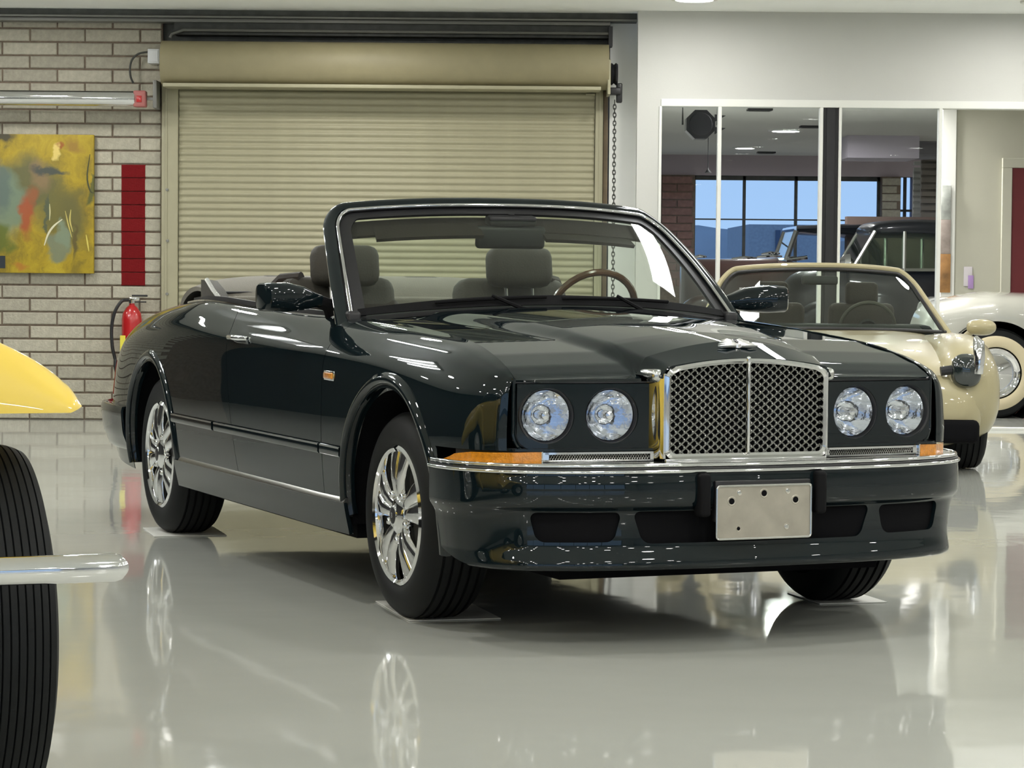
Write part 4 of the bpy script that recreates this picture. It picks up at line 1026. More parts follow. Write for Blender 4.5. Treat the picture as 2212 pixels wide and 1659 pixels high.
# underbody and inner void
G().box((-3.9, -.58, .20), (.70, .58, .34)).o('underbody', MT['matt_black'], CAR)
G().box((-.62, -.57, .30), (.60, .57, .80)).box((.50, -.74, .42), (.62, .74, .80)).o('engine_bay', MT['matt_black'], CAR)
G().box((-2.62, -.86, .23), (-.45, .86, .30)).o('floor_pan', MT['matt_black'], CAR)
g = G(); g.box((-3.9, -.57, .34), (-2.95, .57, .84)); g.o('boot_void', MT['matt_black'], CAR)
# rear: boot lid and tail
def fbt(u, v):
    q = v * 2 - 1; x = -4.24 + (-3.02 + 4.24) * u; ye = yedge(x); y = q * (ye - gap); z = zedge(x) + .025 * (1 - q * q) * np.interp(x, [-4.24, -3.5, -3.0], [.4, 1, .8]); return np.stack([x, y, z], -1)
surf('boot_lid', fbt, 40, 40, MT['paint'], CAR, solid=.01)
def ftl(u, v):
    q = v * 2 - 1; P = SIDE(np.zeros_like(u) + 0.0, u * 7.0, 1.0); x = P[..., 0] - .10 * (1 - q * q); return np.stack([x, P[..., 1] * q, P[..., 2]], -1)
surf('tail_panel', ftl, 20, 30, MT['paint'], CAR)
rb_y = [0, .5, .75, .85, .90, .93, .935]; rb_x = [-4.44, -4.40, -4.30, -4.18, -4.0, -3.75, -3.50]
def frb(u, v):
    a = u * 2 - 1; q = np.abs(a) * 6; P = cm(np.stack([rb_x, rb_y], 1), q.ravel()).reshape(q.shape + (2,)); zz = np.interp(v, [0, .08, .3, .6, .9, 1], [.53, .545, .52, .42, .34, .33]); of = np.interp(v, [0, .08, .3, .6, .9, 1], [-.05, 0, .01, 0, -.03, -.06])
    return np.stack([P[..., 0] - of * (1 - np.abs(a)), (P[..., 1] + of) * np.sign(np.where(a == 0, 1e-9, a)), zz], -1)
surf('rear_bumper', frb, 80, 16, MT['paint'], CAR, solid=.012, flip=False)

# windscreen ------------------------------------------------------------
def WS(a, b_, push=0.0):
    a = np.asarray(a, float); b_ = np.asarray(b_, float); aa = np.abs(a)
    base = np.stack([-.655 - .115 * aa ** 2.2, a * .765, 1.052 - .045 * aa ** 2], -1)
    top = np.stack([-1.165 - .115 * aa ** 2.2, a * .655, 1.418 - .030 * aa ** 2.4], -1)
    P = base + (top - base) * b_[..., None]; bul = .018 * np.sin(PI * np.clip(b_, 0, 1))[..., None]
    n = np.stack([.55 + 0 * a, .38 * a, .80 + 0 * a], -1); n /= np.linalg.norm(n, axis=-1, keepdims=True)
    pu = np.asarray(push, float); pu = pu[..., None] if pu.ndim else pu
    return P + n * (bul + pu)
def wn_(a): n = Vector((.55, .38 * a, .80)); return n.normalized()
def ws_path(da, db, r=.12, n=12, bot=0.0):
    """from lower right (car right, a=-1) up over the header to lower left"""
    A = 1 + da; B = 1 + db; ra, rb = r * .62, r * 1.5; P = []
    for k in range(14): P.append((-A, bot + (B - rb - bot) * k / 14))
    for k in range(n + 1): t_ = R(90) * k / n; P.append((-A + ra * (1 - math.cos(t_)), B - rb + rb * math.sin(t_)))
    for k in range(1, 30): P.append((-A + ra + (2 * A - 2 * ra) * k / 30, B))
    P += [(-a, b_) for a, b_ in P[:14 + n + 1]][::-1]
    return P
ws = empty('windscreen', (0, 0, 0), 0, CAR)
def fws(u, v): return WS(v * 2 - 1, u * 1.0)
surf('glass', lambda u, v: WS((v * 2 - 1) * (1 + .0 * u), u), 24, 48, MT['wglass'], ws)
def band_ws(nm, p0, p1, push, m, th=.006, parent=ws):
    A = WS(np.array([p[0] for p in p0]), np.array([p[1] for p in p0]), push); B = WS(np.array([p[0] for p in p1]), np.array([p[1] for p in p1]), push); n = len(p0)
    return mesh(nm, list(A) + list(B), [(i, i + 1, i + 1 + n, i + n) for i in range(n - 1)], MT[m], parent, solid=th, offset=0, angle=50)
band_ws('glass_border', ws_path(.0, .0), ws_path(-.055, -.065, .10), .002, 'black')
band_ws('frame_inner', ws_path(.035, .045, .15), ws_path(-.025, -.02, .115), -.012, 'black', .02)
surf('lower_glass_border', lambda u, v: WS((v * 2 - 1) * .98, u * .085 * (1 - .35 * (v * 2 - 1) ** 2), .003), 3, 50, MT['dull_black'], ws, solid=.003)
# frame body: swept section
pth = ws_path(.052, .060, .16, bot=-.10); PP = WS(np.array([p[0] for p in pth]), np.array([p[1] for p in pth]), .0)
nn = [wn_(p[0]) for p in pth]
G().sweep([tuple(p) for p in PP], [(-.040, -.022), (.012, -.026), (.020, -.014), (.022, .006), (.014, .020), (-.040, .022)], nn).o('windscreen_frame', MT['paint'], ws, angle=50)
pth = ws_path(.010, .012, .135, bot=-.02); PP = WS(np.array([p[0] for p in pth]), np.array([p[1] for p in pth]), .016)
G().tube([tuple(p) for p in PP], .0075, 8).o('chrome_trim', MT['chrome'], ws, angle=60)
pth = ws_path(.078, .085, .17, bot=-.10); PP = WS(np.array([p[0] for p in pth]), np.array([p[1] for p in pth]), -.006)
G().tube([tuple(p) for p in PP], .009, 8).o('outer_trim', MT['chrome'], ws, angle=60)
# header lining and sun visors (seen through the glass)
def fhd(u, v): return WS((v * 2 - 1) * .95, .98 - u * .13, -.030 - u * .015)
surf('header_lining', fhd, 4, 30, MT['leather_brown'], ws, solid=.012)
for sgn in (-1, 1):
    def fv(u, v): return WS((.20 + v * .62) * sgn, .95 - u * .17, -.050)
    surf('sun_visor', fv, 4, 12, MT['leather_brown'], ws, solid=.014)
# rear-view mirror
rm = empty('rear_view_mirror', (-1.135, 0, 1.312), 0, CAR); rm.rotation_euler = (0, R(8), 0)
G().box((-.012, -.145, -.045), (.022, .145, .045), .020).o('mirror_housing', MT['black'], rm)
G().tube([(0, 0, .03), (.0, 0, .09)], .014, 8).o('mirror_stem', MT['black'], rm)
G().box((-.03, -.10, .045), (.03, .10, .085), .012).o('sensor_pod', MT['black'], rm)
# wipers
for (a0, a1) in ((-.62, -.06), (.02, .62)):
    A = [tuple(WS(np.array(a0 + (a1 - a0) * k / 8), np.array(.030 + .012 * k / 8), .020)) for k in range(9)]
    wp = G().tube(A, .0065, 6).o('wiper', MT['dull_black'], ws)
    st = Vector(tuple(WS(np.array(a0 + .5), np.array(-.10), .0))); G().tube([st, Vector(A[4]) + Vector((0, 0, .012))], [.010, .006], 6).lathe([(0, .01), (.016, .006), (.018, -.01)], tuple(st), 'z', 12).o('wiper_arm', MT['dull_black'], wp)
# cowl grille under the glass
def fcg(u, v): 
    q = v * 2 - 1; A = WS(q * .99, np.zeros_like(q) + .0, -.002); B = A + np.stack([.07 + 0 * q, -.0 * q, -.012 + 0 * q], -1); return A + (B - A) * u[..., None]
surf('scuttle', fcg, 3, 50, MT['dull_black'], ws, solid=.004)
# A-pillar foot and quarter trim
for sgn in (-1, 1):
    G().box((-.90, .745 * sgn, .955), (-.74, .80 * sgn, 1.03), .015).o('pillar_foot', MT['black'], ws)
    # door mirror
    dm = empty('door_mirror', (-.93, .97 * sgn, 1.078), R(6) * sgn, CAR); dm.rotation_euler = (0, 0, R(-8) * sgn)
    secs = [(-.115, .050, .046, .0), (-.105, .066, .052, .0), (-.03, .068, .055, .0), (.05, .055, .046, -.004), (.10, .036, .030, -.010), (.135, .026, .022, -.014)]
    g = G(); v = []; n = 24
    for (yy, hx_, hz_, dz_) in secs:
        for k in range(n):
            a = 2 * PI * k / n; c, s_ = math.cos(a), math.sin(a); e = .55
            v.append((math.copysign(abs(c) ** e, c) * hx_ + (.02 if yy < 0 else 0), -yy * sgn * 1.0, math.copysign(abs(s_) ** e, s_) * hz_ + dz_))
    f = [(i * n + k, i * n + (k + 1) % n, (i + 1) * n + (k + 1) % n, (i + 1) * n + k) for i in range(len(secs) - 1) for k in range(n)] + [tuple(range(n)), tuple((len(secs) - 1) * n + k for k in range(n))]
    g.add(v, f); g.o('mirror_shell', MT['paint'], dm, angle=50)
    G().box((-.053, .10 * sgn, -.042), (-.047, -.05 * sgn, .044), .002).o('mirror_glass', MT['chrome'], dm)
    G().tube([(0, -.12 * sgn, -.012), (.01, -.165 * sgn, -.03), (.0, -.19 * sgn, -.07)], [.024, .028, .032], 10).o('mirror_stalk', MT['dull_black'], dm)

# interior ---------------------------------------------------------------
def cushion(nm, a, b_, bev, m, parent, **k): return G().box(a, b_, bev).o(nm, MT[m], parent, angle=70, **k)
def fda(u, v):
    q = v * 2 - 1; A = WS(q * .985, np.zeros_like(q), -.012); x = A[..., 0] - .36 * u; z = A[..., 2] - .018 - .03 * np.sin(PI * u) * 0 + .018 * np.sin(PI * np.clip(u * 1.2, 0, 1)) - .16 * np.clip((u - .8) / .2, 0, 1) ** 2
    return np.stack([x, q * .77, z], -1)
surf('dashboard', fda, 20, 30, MT['dash'], CAR, solid=.015)
cushion('instrument_hood', (-1.12, .24, .94), (-.86, .56, 1.075), .04, 'dash', CAR)
cushion('door_lining', (-2.4, -.82, .45), (-.9, -.76, .97), .02, 'leather', CAR); cushion('door_lining', (-2.4, .76, .45), (-.9, .82, .97), .02, 'leather', CAR)
def seat(y, x=-1.95):
    s_ = empty('front_seat', (x, y, .40), 0, CAR)
    cushion('seat_cushion', (.02, -.25, -.05), (.55, .25, .14), .06, 'leather', s_)
    b_ = cushion('backrest', (-.075, -.25, 0), (.075, .25, .70), .06, 'leather', s_); b_.location = (-.0, 0, .06); b_.rotation_euler = (0, R(-12), 0)
    h = cushion('headrest', (-.055, -.145, -.085), (.055, .145, .085), .045, 'leather', s_); h.location = (-.02 , 0, .795); h.rotation_euler = (0, R(-8), 0)
    G().tube([(-.01, -.06, -.07), (-.01, -.06, -.17)], .008, 8).tube([(-.01, .06, -.07), (-.01, .06, -.17)], .008, 8).o('headrest_post', MT['chrome'], h)
    g = cushion('shoulder_bolster', (-.09, -.27, .50), (.0, .27, .66), .045, 'leather_brown', s_); g.location = (-.04, 0, .0)
    return s_
s1 = seat(-.39); s2 = seat(.39)
# belt guide beside passenger seat
for (s_, q) in ((s1, -1), (s2, 1)):
    G().tube([(-.10, q * .16, .74), (-.16, q * .22, .73), (-.22, q * .27, .66), (-.24, q * .30, .56)], [.030, .034, .036, .03], 10).o('belt_guide', MT['leather_brown'], s_)
    G().box((-.20, q * .26, .625), (-.15, q * .31, .675), .012).o('belt_guide_cap', MT['chrome'], s_)
for y in (-.36, .30):
    b_ = cushion('rear_headrest', (-2.98, y - .10, 1.06), (-2.88, y + .10, 1.15), .03, 'leather', CAR)
cushion('rear_seat', (-2.95, -.70, .45), (-2.6, .70, 1.03), .08, 'leather', CAR)
# folded roof under its fabric cover
def frf(u, v):
    q = v * 2 - 1; x = -2.66 - .52 * u; z = 1.045 + .085 * np.sin(PI * np.clip(u, 0, 1)) ** .6 - .05 * np.abs(q) ** 6
    return np.stack([x - .04 * (1 - q * q), q * .745, z], -1)
surf('folded_roof_cover', frf, 16, 40, MT['fabric'], CAR, solid=.02)
G().tube([(-2.69, -.70, 1.075), (-2.73, 0, 1.078), (-2.69, .70, 1.075)], .006, 6).o('cover_seam', MT['black'], CAR)
G().box((-2.75, -.735, .98), (-2.62, .735, 1.06), .02).o('roof_well_lining', MT['fabric'], CAR)
g = G(); g.prism([(-2.80, 1.05), (-2.50, 1.045), (-2.58, 1.085), (-2.70, 1.125), (-2.80, 1.13)], -.765, -.72, 'y').o('roof_linkage_cover', MT['leather'], CAR)['label'] = 'grey folded roof linkage cover'
G().tube([(-2.72, -.762, 1.130), (-2.60, -.768, 1.085), (-2.46, -.775, 1.045)], .010, 8).o('linkage_trim', MT['chrome_soft'], CAR)
# steering wheel
sw = empty('steering_wheel', (-1.24, .40, 1.015), 0, CAR); sw.rotation_euler = (0, R(-62), 0)
G().tube([(.185 * math.cos(R(10 * k)), .185 * math.sin(R(10 * k)), 0) for k in range(36)], .0145, 10, closed=True).o('rim', MT['wood'], sw)
for a in (10, 170, 270): G().tube([(.04 * math.sin(R(a)), .04 * math.cos(R(a)), -.01), (.18 * math.sin(R(a)), .18 * math.cos(R(a)), 0)], [.02, .012], 8).o('spoke', MT['dash'], sw)
G().lathe([(0, .02), (.06, .015), (.07, -.01), (.05, -.04)], (0, 0, 0), 'z', 24).o('hub', MT['dash'], sw)

# ---- wheels
def road_wheel(parent, x, y, R_, w_, rr, sgn, rot=0.0, style='twin', steer=0.0):
    """sgn: side the outer face looks to (local y)"""
    wl = empty('wheel', (x, y, R_), 0, parent); wl.rotation_euler = (0, 0, steer)
    h = w_ / 2; sh_ = .030
    prof = [(rr - .012, h - .03), (rr, h - .012), (rr + .008, h - .006), (rr + .03, h + .003), (R_ - .065, h + .002), (R_ - .042, h - .004), (R_ - .024, h - .014), (R_ - .012, h - .028)]
    ng = 5; x0 = h - .035; x1 = -h + .035
    for k in range(ng):
        a = x0 + (x1 - x0) * (k + .38) / ng; b_ = x0 + (x1 - x0) * (k + .62) / ng
        cr_ = lambda yy: R_ - .009 * (abs(yy) / h) ** 2.5
        prof += [(cr_(a), a + .0015), (R_ - .012, a), (R_ - .012, b_), (cr_(b_), b_ - .0015)]
    prof += [(R_ - .012, -h + .028), (R_ - .024, -h + .014), (R_ - .042, -h + .004), (R_ - .065, -h), (rr + .02, -h), (rr, -h + .02)]
    G().lathe([(r, hh * sgn) for r, hh in prof], (0, 0, 0), 'y', 72).o('tyre', MT['rubber'], wl, angle=30)
    G().lathe([(r, hh * sgn) for r, hh in [(rr, h - .020), (rr + .006, h - .006), (rr - .004, h + .001), (rr - .014, h - .006), (rr - .020, h - .03), (rr - .03, h - .09), (rr - .035, -h + .03), (rr - .005, -h + .02)]], (0, 0, 0), 'y', 64).o('rim', MT['chrome'], wl, angle=40)
    G().lathe([(0, (h - .13) * sgn), (rr - .02, (h - .12) * sgn)], (0, 0, 0), 'y', 32).o('brake_disc', MT['steel_dark'], wl)
    if style == 'twin':
        ns = 5
        for k in range(ns):
            for d in (-1, 1):
                a = rot + 2 * PI * k / ns + d * R(11.5); a2 = rot + 2 * PI * k / ns + d * R(16)
                g = G(); n = 12; v = []
                secs = [(.045, .026, .020, h - .026), (.085, .026, .022, h - .016), (.13, .031, .020, h - .010), (.175, .041, .018, h - .012), (rr - .012, .056, .016, h - .018)]
                for i, (r, wd, th, yy) in enumerate(secs):
                    q = i / 4; aa = a + (a2 - a) * q * 0 
                    ca, sa = math.cos(aa), math.sin(aa)
                    for j in range(n):
                        t_ = 2 * PI * j / n; lx = wd * math.copysign(abs(math.cos(t_)) ** .8, math.cos(t_)) * .9; ly_ = th * math.copysign(abs(math.sin(t_)) ** .8, math.sin(t_))
                        v.append((ca * r - sa * lx, (yy + ly_ - .008) * sgn, sa * r + ca * lx))
                f = [(i * n + j, i * n + (j + 1) % n, (i + 1) * n + (j + 1) % n, (i + 1) * n + j) for i in range(len(secs) - 1) for j in range(n)]
                g.add(v, f); g.o('spoke', MT['chrome'], wl, angle=60)
            a = rot + 2 * PI * (k + .5) / ns
            G().lathe([(0, .014), (.010, .012), (.013, .006), (.013, -.02)], (0, 0, 0), 'y', 14).xf(Matrix.Translation((.084 * math.cos(a), (h - .012) * sgn, .084 * math.sin(a))) @ Matrix.Scale(sgn, 4, (0, 1, 0))).o('wheel_nut', MT['chrome'], wl)
        G().lathe([(r, hh * sgn) for r, hh in [(0, h + .010), (.030, h + .009), (.036, h + .004), (.046, h + .002), (.062, h - .008), (.068, h - .03)]], (0, 0, 0), 'y', 32).o('hub_cap', MT['chrome'], wl, angle=30)
        G().lathe([(.0, (h + .0115) * sgn), (.023, (h + .011) * sgn), (.028, (h + .009) * sgn)], (0, 0, 0), 'y', 24).o('hub_roundel', MT['black'], wl)
        text_obj('hub_letter', 'B', .024, MT['chrome'], wl, (0, (h + .0125) * sgn, 0), (R(90), 0, 0 if sgn < 0 else PI), .0006)
    return wl
for (x, y) in ((0, .765), (-3.06, .765)):
    for sgn in (-1, 1): road_wheel(CAR, x, y * sgn + (.026 if sgn > 0 else 0), .352, .235, .232, sgn, rot=R(90 + (18 if x < 0 else 0)))
# sheets under the tyres
for (x, y, hx_, hy_, lab) in ((-.255, 9.19, .27, .16, 'white protective sheet under the near front tyre of the dark convertible'), (-1.46, 11.83, .20, .16, 'white protective sheet under the rear tyre of the dark convertible'), (1.19, 9.63, .16, .13, 'white protective sheet under the far front tyre of the dark convertible')):
    o = G().box((-hx_, -hy_, .0005), (hx_, hy_, .004), .001).o('floor_sheet', MT['mat_sheet'], None, smooth=False); o.location = (x, y, 0); o.rotation_euler = (0, 0, R(-75)); props(o, lab, 'sheet', 'tyre sheets')

# ================================================================== OTHER CARS
def hull(nm, stations, m, parent, n=28, angle=60, **k):
    """stations: (x, yc, half_width, z0, z1, exponent) rings along local x"""
    v = []
    for (x, yc, hw_, z0, z1, e) in stations:
        for j in range(n):
            a = 2 * PI * j / n; c, s_ = math.cos(a), math.sin(a)
            v.append((x, yc + hw_ * math.copysign(abs(c) ** e, c), (z0 + z1) / 2 + (z1 - z0) / 2 * math.copysign(abs(s_) ** e, s_)))
    L = len(stations)
    f = [(i * n + j, i * n + (j + 1) % n, (i + 1) * n + (j + 1) % n, (i + 1) * n + j) for i in range(L - 1) for j in range(n)] + [tuple(range(n)), tuple((L - 1) * n + j for j in range(n))]
    return G().add(v, f).o(nm, MT[m] if isinstance(m, str) else m, parent, angle=angle, **k)
def smooth_st(st, k=4):
    A = np.array(st, float); t = np.linspace(0, len(st) - 1, (len(st) - 1) * k + 1); return [tuple(r) for r in cm(A, t)]
def simple_wheel(parent, x, y, R_, w_, rr, sgn, white=0.0, cap='chrome', ribs=5):
    wl = empty('wheel', (x, y, R_), 0, parent); h = w_ / 2
    prof = [(rr - .01, h - .02), (rr + .01, h), (R_ * .82, h + .004), (R_ - .02, h - .012), (R_ - .006, h - .03)]
    x0 = h - .03
    for k in range(ribs):
        a = x0 - 2 * x0 * (k + .40) / ribs; b_ = x0 - 2 * x0 * (k + .60) / ribs; c_ = lambda q: R_ - .010 * (abs(q) / h) ** 2
        prof += [(c_(a), a + .001), (R_ - .015, a), (R_ - .015, b_), (c_(b_), b_ - .001)]
    prof += [(R_ - .006, -h + .03), (R_ - .02, -h + .012), (R_ * .82, -h), (rr, -h)]
    G().lathe([(r, q * sgn) for r, q in prof], (0, 0, 0), 'y', 72).o('tyre', MT['rubber'], wl, angle=30)
    if white: G().lathe([(rr + .004, (h + .004) * sgn), (rr + .02, (h + .010) * sgn), (rr + white - .01, (h + .011) * sgn), (rr + white, (h + .004) * sgn)], (0, 0, 0), 'y', 56).o('whitewall', MT['cream_tyre'], wl, angle=60)
    G().lathe([(r, q * sgn) for r, q in [(rr, h - .004), (rr - .01, h + .004), (rr - .03, h - .02), (rr - .05, h - .03), (rr - .07, h - .01), (.07, h + .012), (.05, h + .03), (0, h + .036)]], (0, 0, 0), 'y', 48).o('wheel_cover', MT[cap], wl, angle=40)
    return wl

# ---- yellow car at the left edge (only its front left corner shows)
F_ = Vector((.375, -.927, 0)); L_ = Vector((.927, .375, 0)); wc = at(-30, 1345, 5.75)
YO = Vector((wc.x, wc.y, 0)) - L_ * .72
YC = thing('yellow_car', 'bright yellow vintage car with ribbed tyre and chrome nerf bar at the left edge', 'car', tuple(YO), math.atan2(-.927, .375))
hull('body_shell', smooth_st([(.22, 0, .16, .50, .98, .6), (.16, 0, .26, .42, 1.05, .45), (-.9, 0, .40, .38, 1.12, .4), (-1.1, 0, .50, .36, 1.12, .4), (-1.9, 0, .66, .36, 1.10, .4), (-2.9, 0, .60, .40, 1.02, .5), (-3.3, 0, .40, .50, .86, .7)]), 'paint_yellow', YC, n=40)
hull('cabin', smooth_st([(-1.15, 0, .50, 1.05, 1.12, .5), (-1.35, 0, .54, 1.05, 1.50, .45), (-2.1, 0, .56, 1.05, 1.54, .45), (-2.7, 0, .48, 1.0, 1.2, .6)]), 'dark_glass', YC, n=36)
G().lathe([(0, .02), (.17, .02), (.19, .0), (.19, -.03)], (.23, 0, .76), 'x', 32).o('grille_shell', MT['chrome'], YC)
for k in range(9): G().box((.245, -.145 + k * .036 - .004, .62), (.26, -.145 + k * .036 + .004, .90)).o('grille_bar', MT['chrome_soft'], YC)
tipl = (at(170, 879, 5.55) - YO); to = tipl.dot(L_) + .014; tf = tipl.dot(F_); tz = at(170, 879, 5.55).z
for sgn in (1, -1):
    def fyf(u, v):
        d = .75 * v ** 2; f = tf - (tf + .95) * u ** 1.6; hd = np.where(d < .30, .36 * np.sqrt(np.maximum(d + .0012 * np.exp(-d / .01) * 0, 0)), .1972 + .10 * np.sin((d - .30) / .45 * PI / 2) * .6)
        g_ = np.sin(np.clip((tf - f) / .09, 0, 1) * PI / 2) ** .6; base = tz - .012 * np.clip(d / .03, 0, 1) - .40 * sst((-.55 - f) / .40)
        return np.stack([f - .03 * np.clip((.03 - d) / .03, 0, 1) ** 2 * (u < .2), (to - d) * sgn, base + hd * g_], -1)
    surf('front_wing', fyf, 70, 50, MT['paint_yellow'], YC, solid=.012, flip=(sgn < 0), angle=60)
    ywh = empty('wheel', (0, .72 * sgn, .40), 0, YC)
    prof = [(.20, .075), (.24, .085), (.33, .088), (.365, .078)]; nr = 9
    for k in range(nr):
        a = .074 - .148 * (k + .12) / nr; b_ = .074 - .148 * (k + .88) / nr; c_ = lambda q: .400 - .020 * (abs(q) / .08) ** 2.4
        prof += [(c_(a) - .007, a + .0025), (c_(a), a), (c_(b_), b_), (c_(b_) - .007, b_ - .0025)]
    prof += [(.365, -.078), (.33, -.088), (.24, -.085), (.20, -.075)]
    G().lathe(prof, (0, 0, 0), 'y', 96).o('tyre', MT['rubber'], ywh, angle=25)
    for q in (-1, 1): G().lathe([(.205, .078 * q), (.19, .07 * q), (.17, .05 * q), (.08, .06 * q), (.06, .085 * q), (0, .09 * q)], (0, 0, 0), 'y', 48).o('wheel_cover', MT['chrome'], ywh)
    simple_wheel(YC, -2.55, .70 * sgn, .40, .17, .21, sgn)
    hull('rear_wing', smooth_st([(-1.9, .68 * sgn, .10, .30, .45, .8), (-2.15, .68 * sgn, .16, .55, .86, .7), (-2.55, .68 * sgn, .18, .72, .95, .6), (-3.0, .66 * sgn, .15, .50, .78, .7), (-3.25, .64 * sgn, .06, .35, .48, .9)]), 'paint_yellow', YC, n=28)
    G().box((-1.95, .50 * sgn, .32), (-.75, .86 * sgn, .36), .012).o('running_board', MT['black'], YC)
    G().tube([(.62, .40 * sgn, .60), (.30, .36 * sgn, .50), (.0, .34 * sgn, .46)], .016, 10).o('bar_bracket', MT['steel_dark'], YC)
b1 = at(268, 1225, 5.25); e1 = (b1 - YO); bf, bl = e1.dot(F_), e1.dot(L_)
G().tube([(bf - .004, -bl, b1.z), (bf, -bl + .008, b1.z)] + [(bf, -bl + .02 + (2 * bl - .04) * k / 12, b1.z) for k in range(13)] + [(bf, bl - .008, b1.z), (bf - .004, bl, b1.z)], [.016, .025] + [.0285] * 13 + [.025, .016], 24).o('chrome_bumper_bar', MT['chrome'], YC, angle=50)
G().tube([(0, -.70, .40), (0, .70, .40)], .028, 10).o('axle', MT['steel_dark'], YC)

# ---- cream roadster (faces the camera)
CR = thing('cream_roadster', 'cream open roadster behind the dark convertible, seen through and beside its nose', 'car', (2.03, 17.2, 0), R(-90))
# local x forward = world -Y ; local y = world +X
st = smooth_st([(1.60, 0, .62, .20, .52, .7), (1.52, 0, .74, .14, .62, .7), (1.30, 0, .83, .12, .70, .62), (.9, 0, .87, .12, .76, .55), (.3, 0, .88, .12, .80, .55), (-.1, 0, .88, .12, .81, .5), (-.2, 0, .88, .12, .70, .45), (-1.2, 0, .88, .14, .70, .45), (-1.3, 0, .88, .14, .80, .5), (-1.9, 0, .86, .2, .80, .6), (-2.3, 0, .70, .3, .72, .7)])
hull('body_shell', st, 'paint_cream', CR, n=48)
for sgn in (-1, 1):
    st = smooth_st([(1.55, .66 * sgn, .10, .40, .62, .9), (1.42, .68 * sgn, .19, .22, .73, .85), (1.1, .70 * sgn, .215, .15, .805, .8), (.75, .70 * sgn, .21, .15, .815, .8), (.35, .69 * sgn, .20, .16, .80, .8), (-.1, .66 * sgn, .17, .2, .78, .8)])
    hull('front_wing', st, 'paint_cream', CR, n=36)
    # smoked headlamp pod with chrome upright
    q = at(2079, 790, 15.78); ly0 = (q.x - 2.03) * 1.0
    hp_ = empty('headlamp_pod', (1.50, ly0 * sgn, q.z), 0, CR)
    pod = [(-.14, .0, .03, -.06, .03, .9), (.02, .0, .085, -.12, .075, .8), (.07, .0, .088, -.125, .065, .8), (.10, 0, .07, -.10, .05, .85), (.115, 0, .03, -.05, .02, .9)]
    hull('lamp_cover', smooth_st(pod, 3), 'dark_glass', hp_, n=28)
    G().tube([(.10, .062, -.04), (.105, .066, .06), (.085, .066, .14), (.02, .062, .165)], [.030, .036, .034, .018], 12).o('chrome_upright', MT['chrome'], hp_)
    G().tube([(.05, -.08, -.02), (.05, -.15, -.03)], .028, 10).o('lamp_arm', MT['black'], hp_)
    simple_wheel(CR, 1.08, .70 * sgn, .30, .24, .20, sgn)
    simple_wheel(CR, -1.35, .70 * sgn, .31, .24, .20, sgn)
    m_ = empty('door_mirror', (.02, (at(2118, 706, 17.2).x - 2.03) * sgn, at(2118, 706, 17.2).z), 0, CR)
    hull('mirror_shell', smooth_st([(-.05, 0, .07, -.035, .035, .7), (.0, 0, .095, -.055, .05, .8), (.05, 0, .085, -.048, .045, .9), (.085, 0, .03, -.02, .02, 1)], 3), 'paint_cream', m_, n=24)
    G().tube([(0, -.06 * sgn, -.03), (.0, -.12 * sgn, -.08)], .022, 10).o('mirror_stalk', MT['paint_cream'], m_)
    G().box((-.6, .30 * sgn - .22, .50), (-.50, .30 * sgn + .22, .98), .05).box((-.58, .30 * sgn - .11, .97), (-.51, .30 * sgn + .11, 1.12), .04).o('seat_back', MT['leather_brown'], CR, angle=60)
    G().box((1.585, .48 * sgn - .22, .185), (1.66, .48 * sgn + .24, .325), .045).o('air_intake', MT['matt_black'], CR, angle=60)
G().box((-1.22, -.70, .40), (-.22, .70, .715), .03).o('cockpit', MT['dash'], CR)
G().box((-.5, -.72, .68), (-.05, .72, .845), .06).o('dashboard', MT['dash'], CR, angle=60)
# windscreen of the roadster
def WR(a, b_, push=0.0):
    a = np.asarray(a, float); b_ = np.asarray(b_, float); aa = np.abs(a)
    base = np.stack([.10 - .22 * aa ** 2, a * .80, .815 + 0 * a - .02 * aa ** 2], -1); top = np.stack([-.42 - .16 * aa ** 2, a * .60, 1.215 - .035 * aa ** 2.4], -1)
    P = base + (top - base) * b_[..., None]; n = np.array([.6, 0, .8]); return P + n * push
rw = empty('windscreen', (0, 0, 0), 0, CR)
surf('glass', lambda u, v: WR(v * 2 - 1, u), 10, 40, MT['wglass'], rw)
pth = ws_path(.02, .03, .20, bot=-.03); A = WR(np.array([p[0] for p in pth]), np.array([p[1] for p in pth]))
G().tube([tuple(p) for p in A], .020, 10).o('windscreen_frame', MT['paint_cream'], rw)
pth = ws_path(-.03, -.045, .18, bot=.0); A = WR(np.array([p[0] for p in pth]), np.array([p[1] for p in pth]), .006)
G().tube([tuple(p) for p in A], .012, 8).o('frame_seal', MT['black'], rw)
A = WR(np.linspace(-1, 1, 30), np.zeros(30) + .01); G().tube([tuple(p) for p in A], .013, 8).o('scuttle_seal', MT['black'], rw)
G().box((-.40, -.12, 1.10), (-.36, .12, 1.16), .015).o('interior_mirror', MT['black'], rw)
sw = empty('steering_wheel', (-.38, .32, .82), 0, CR); sw.rotation_euler = (0, R(-68), 0)
G().tube([(.18 * math.cos(R(10 * k)), .18 * math.sin(R(10 * k)), 0) for k in range(36)], .013, 8, closed=True).o('rim', MT['leather'], sw)
G().lathe([(0, .02), (.06, .01), (.06, -.03)], (0, 0, 0), 'z', 20).tube([(0, -.17, 0), (0, .17, 0)], .014, 6).o('hub', MT['dash'], sw)

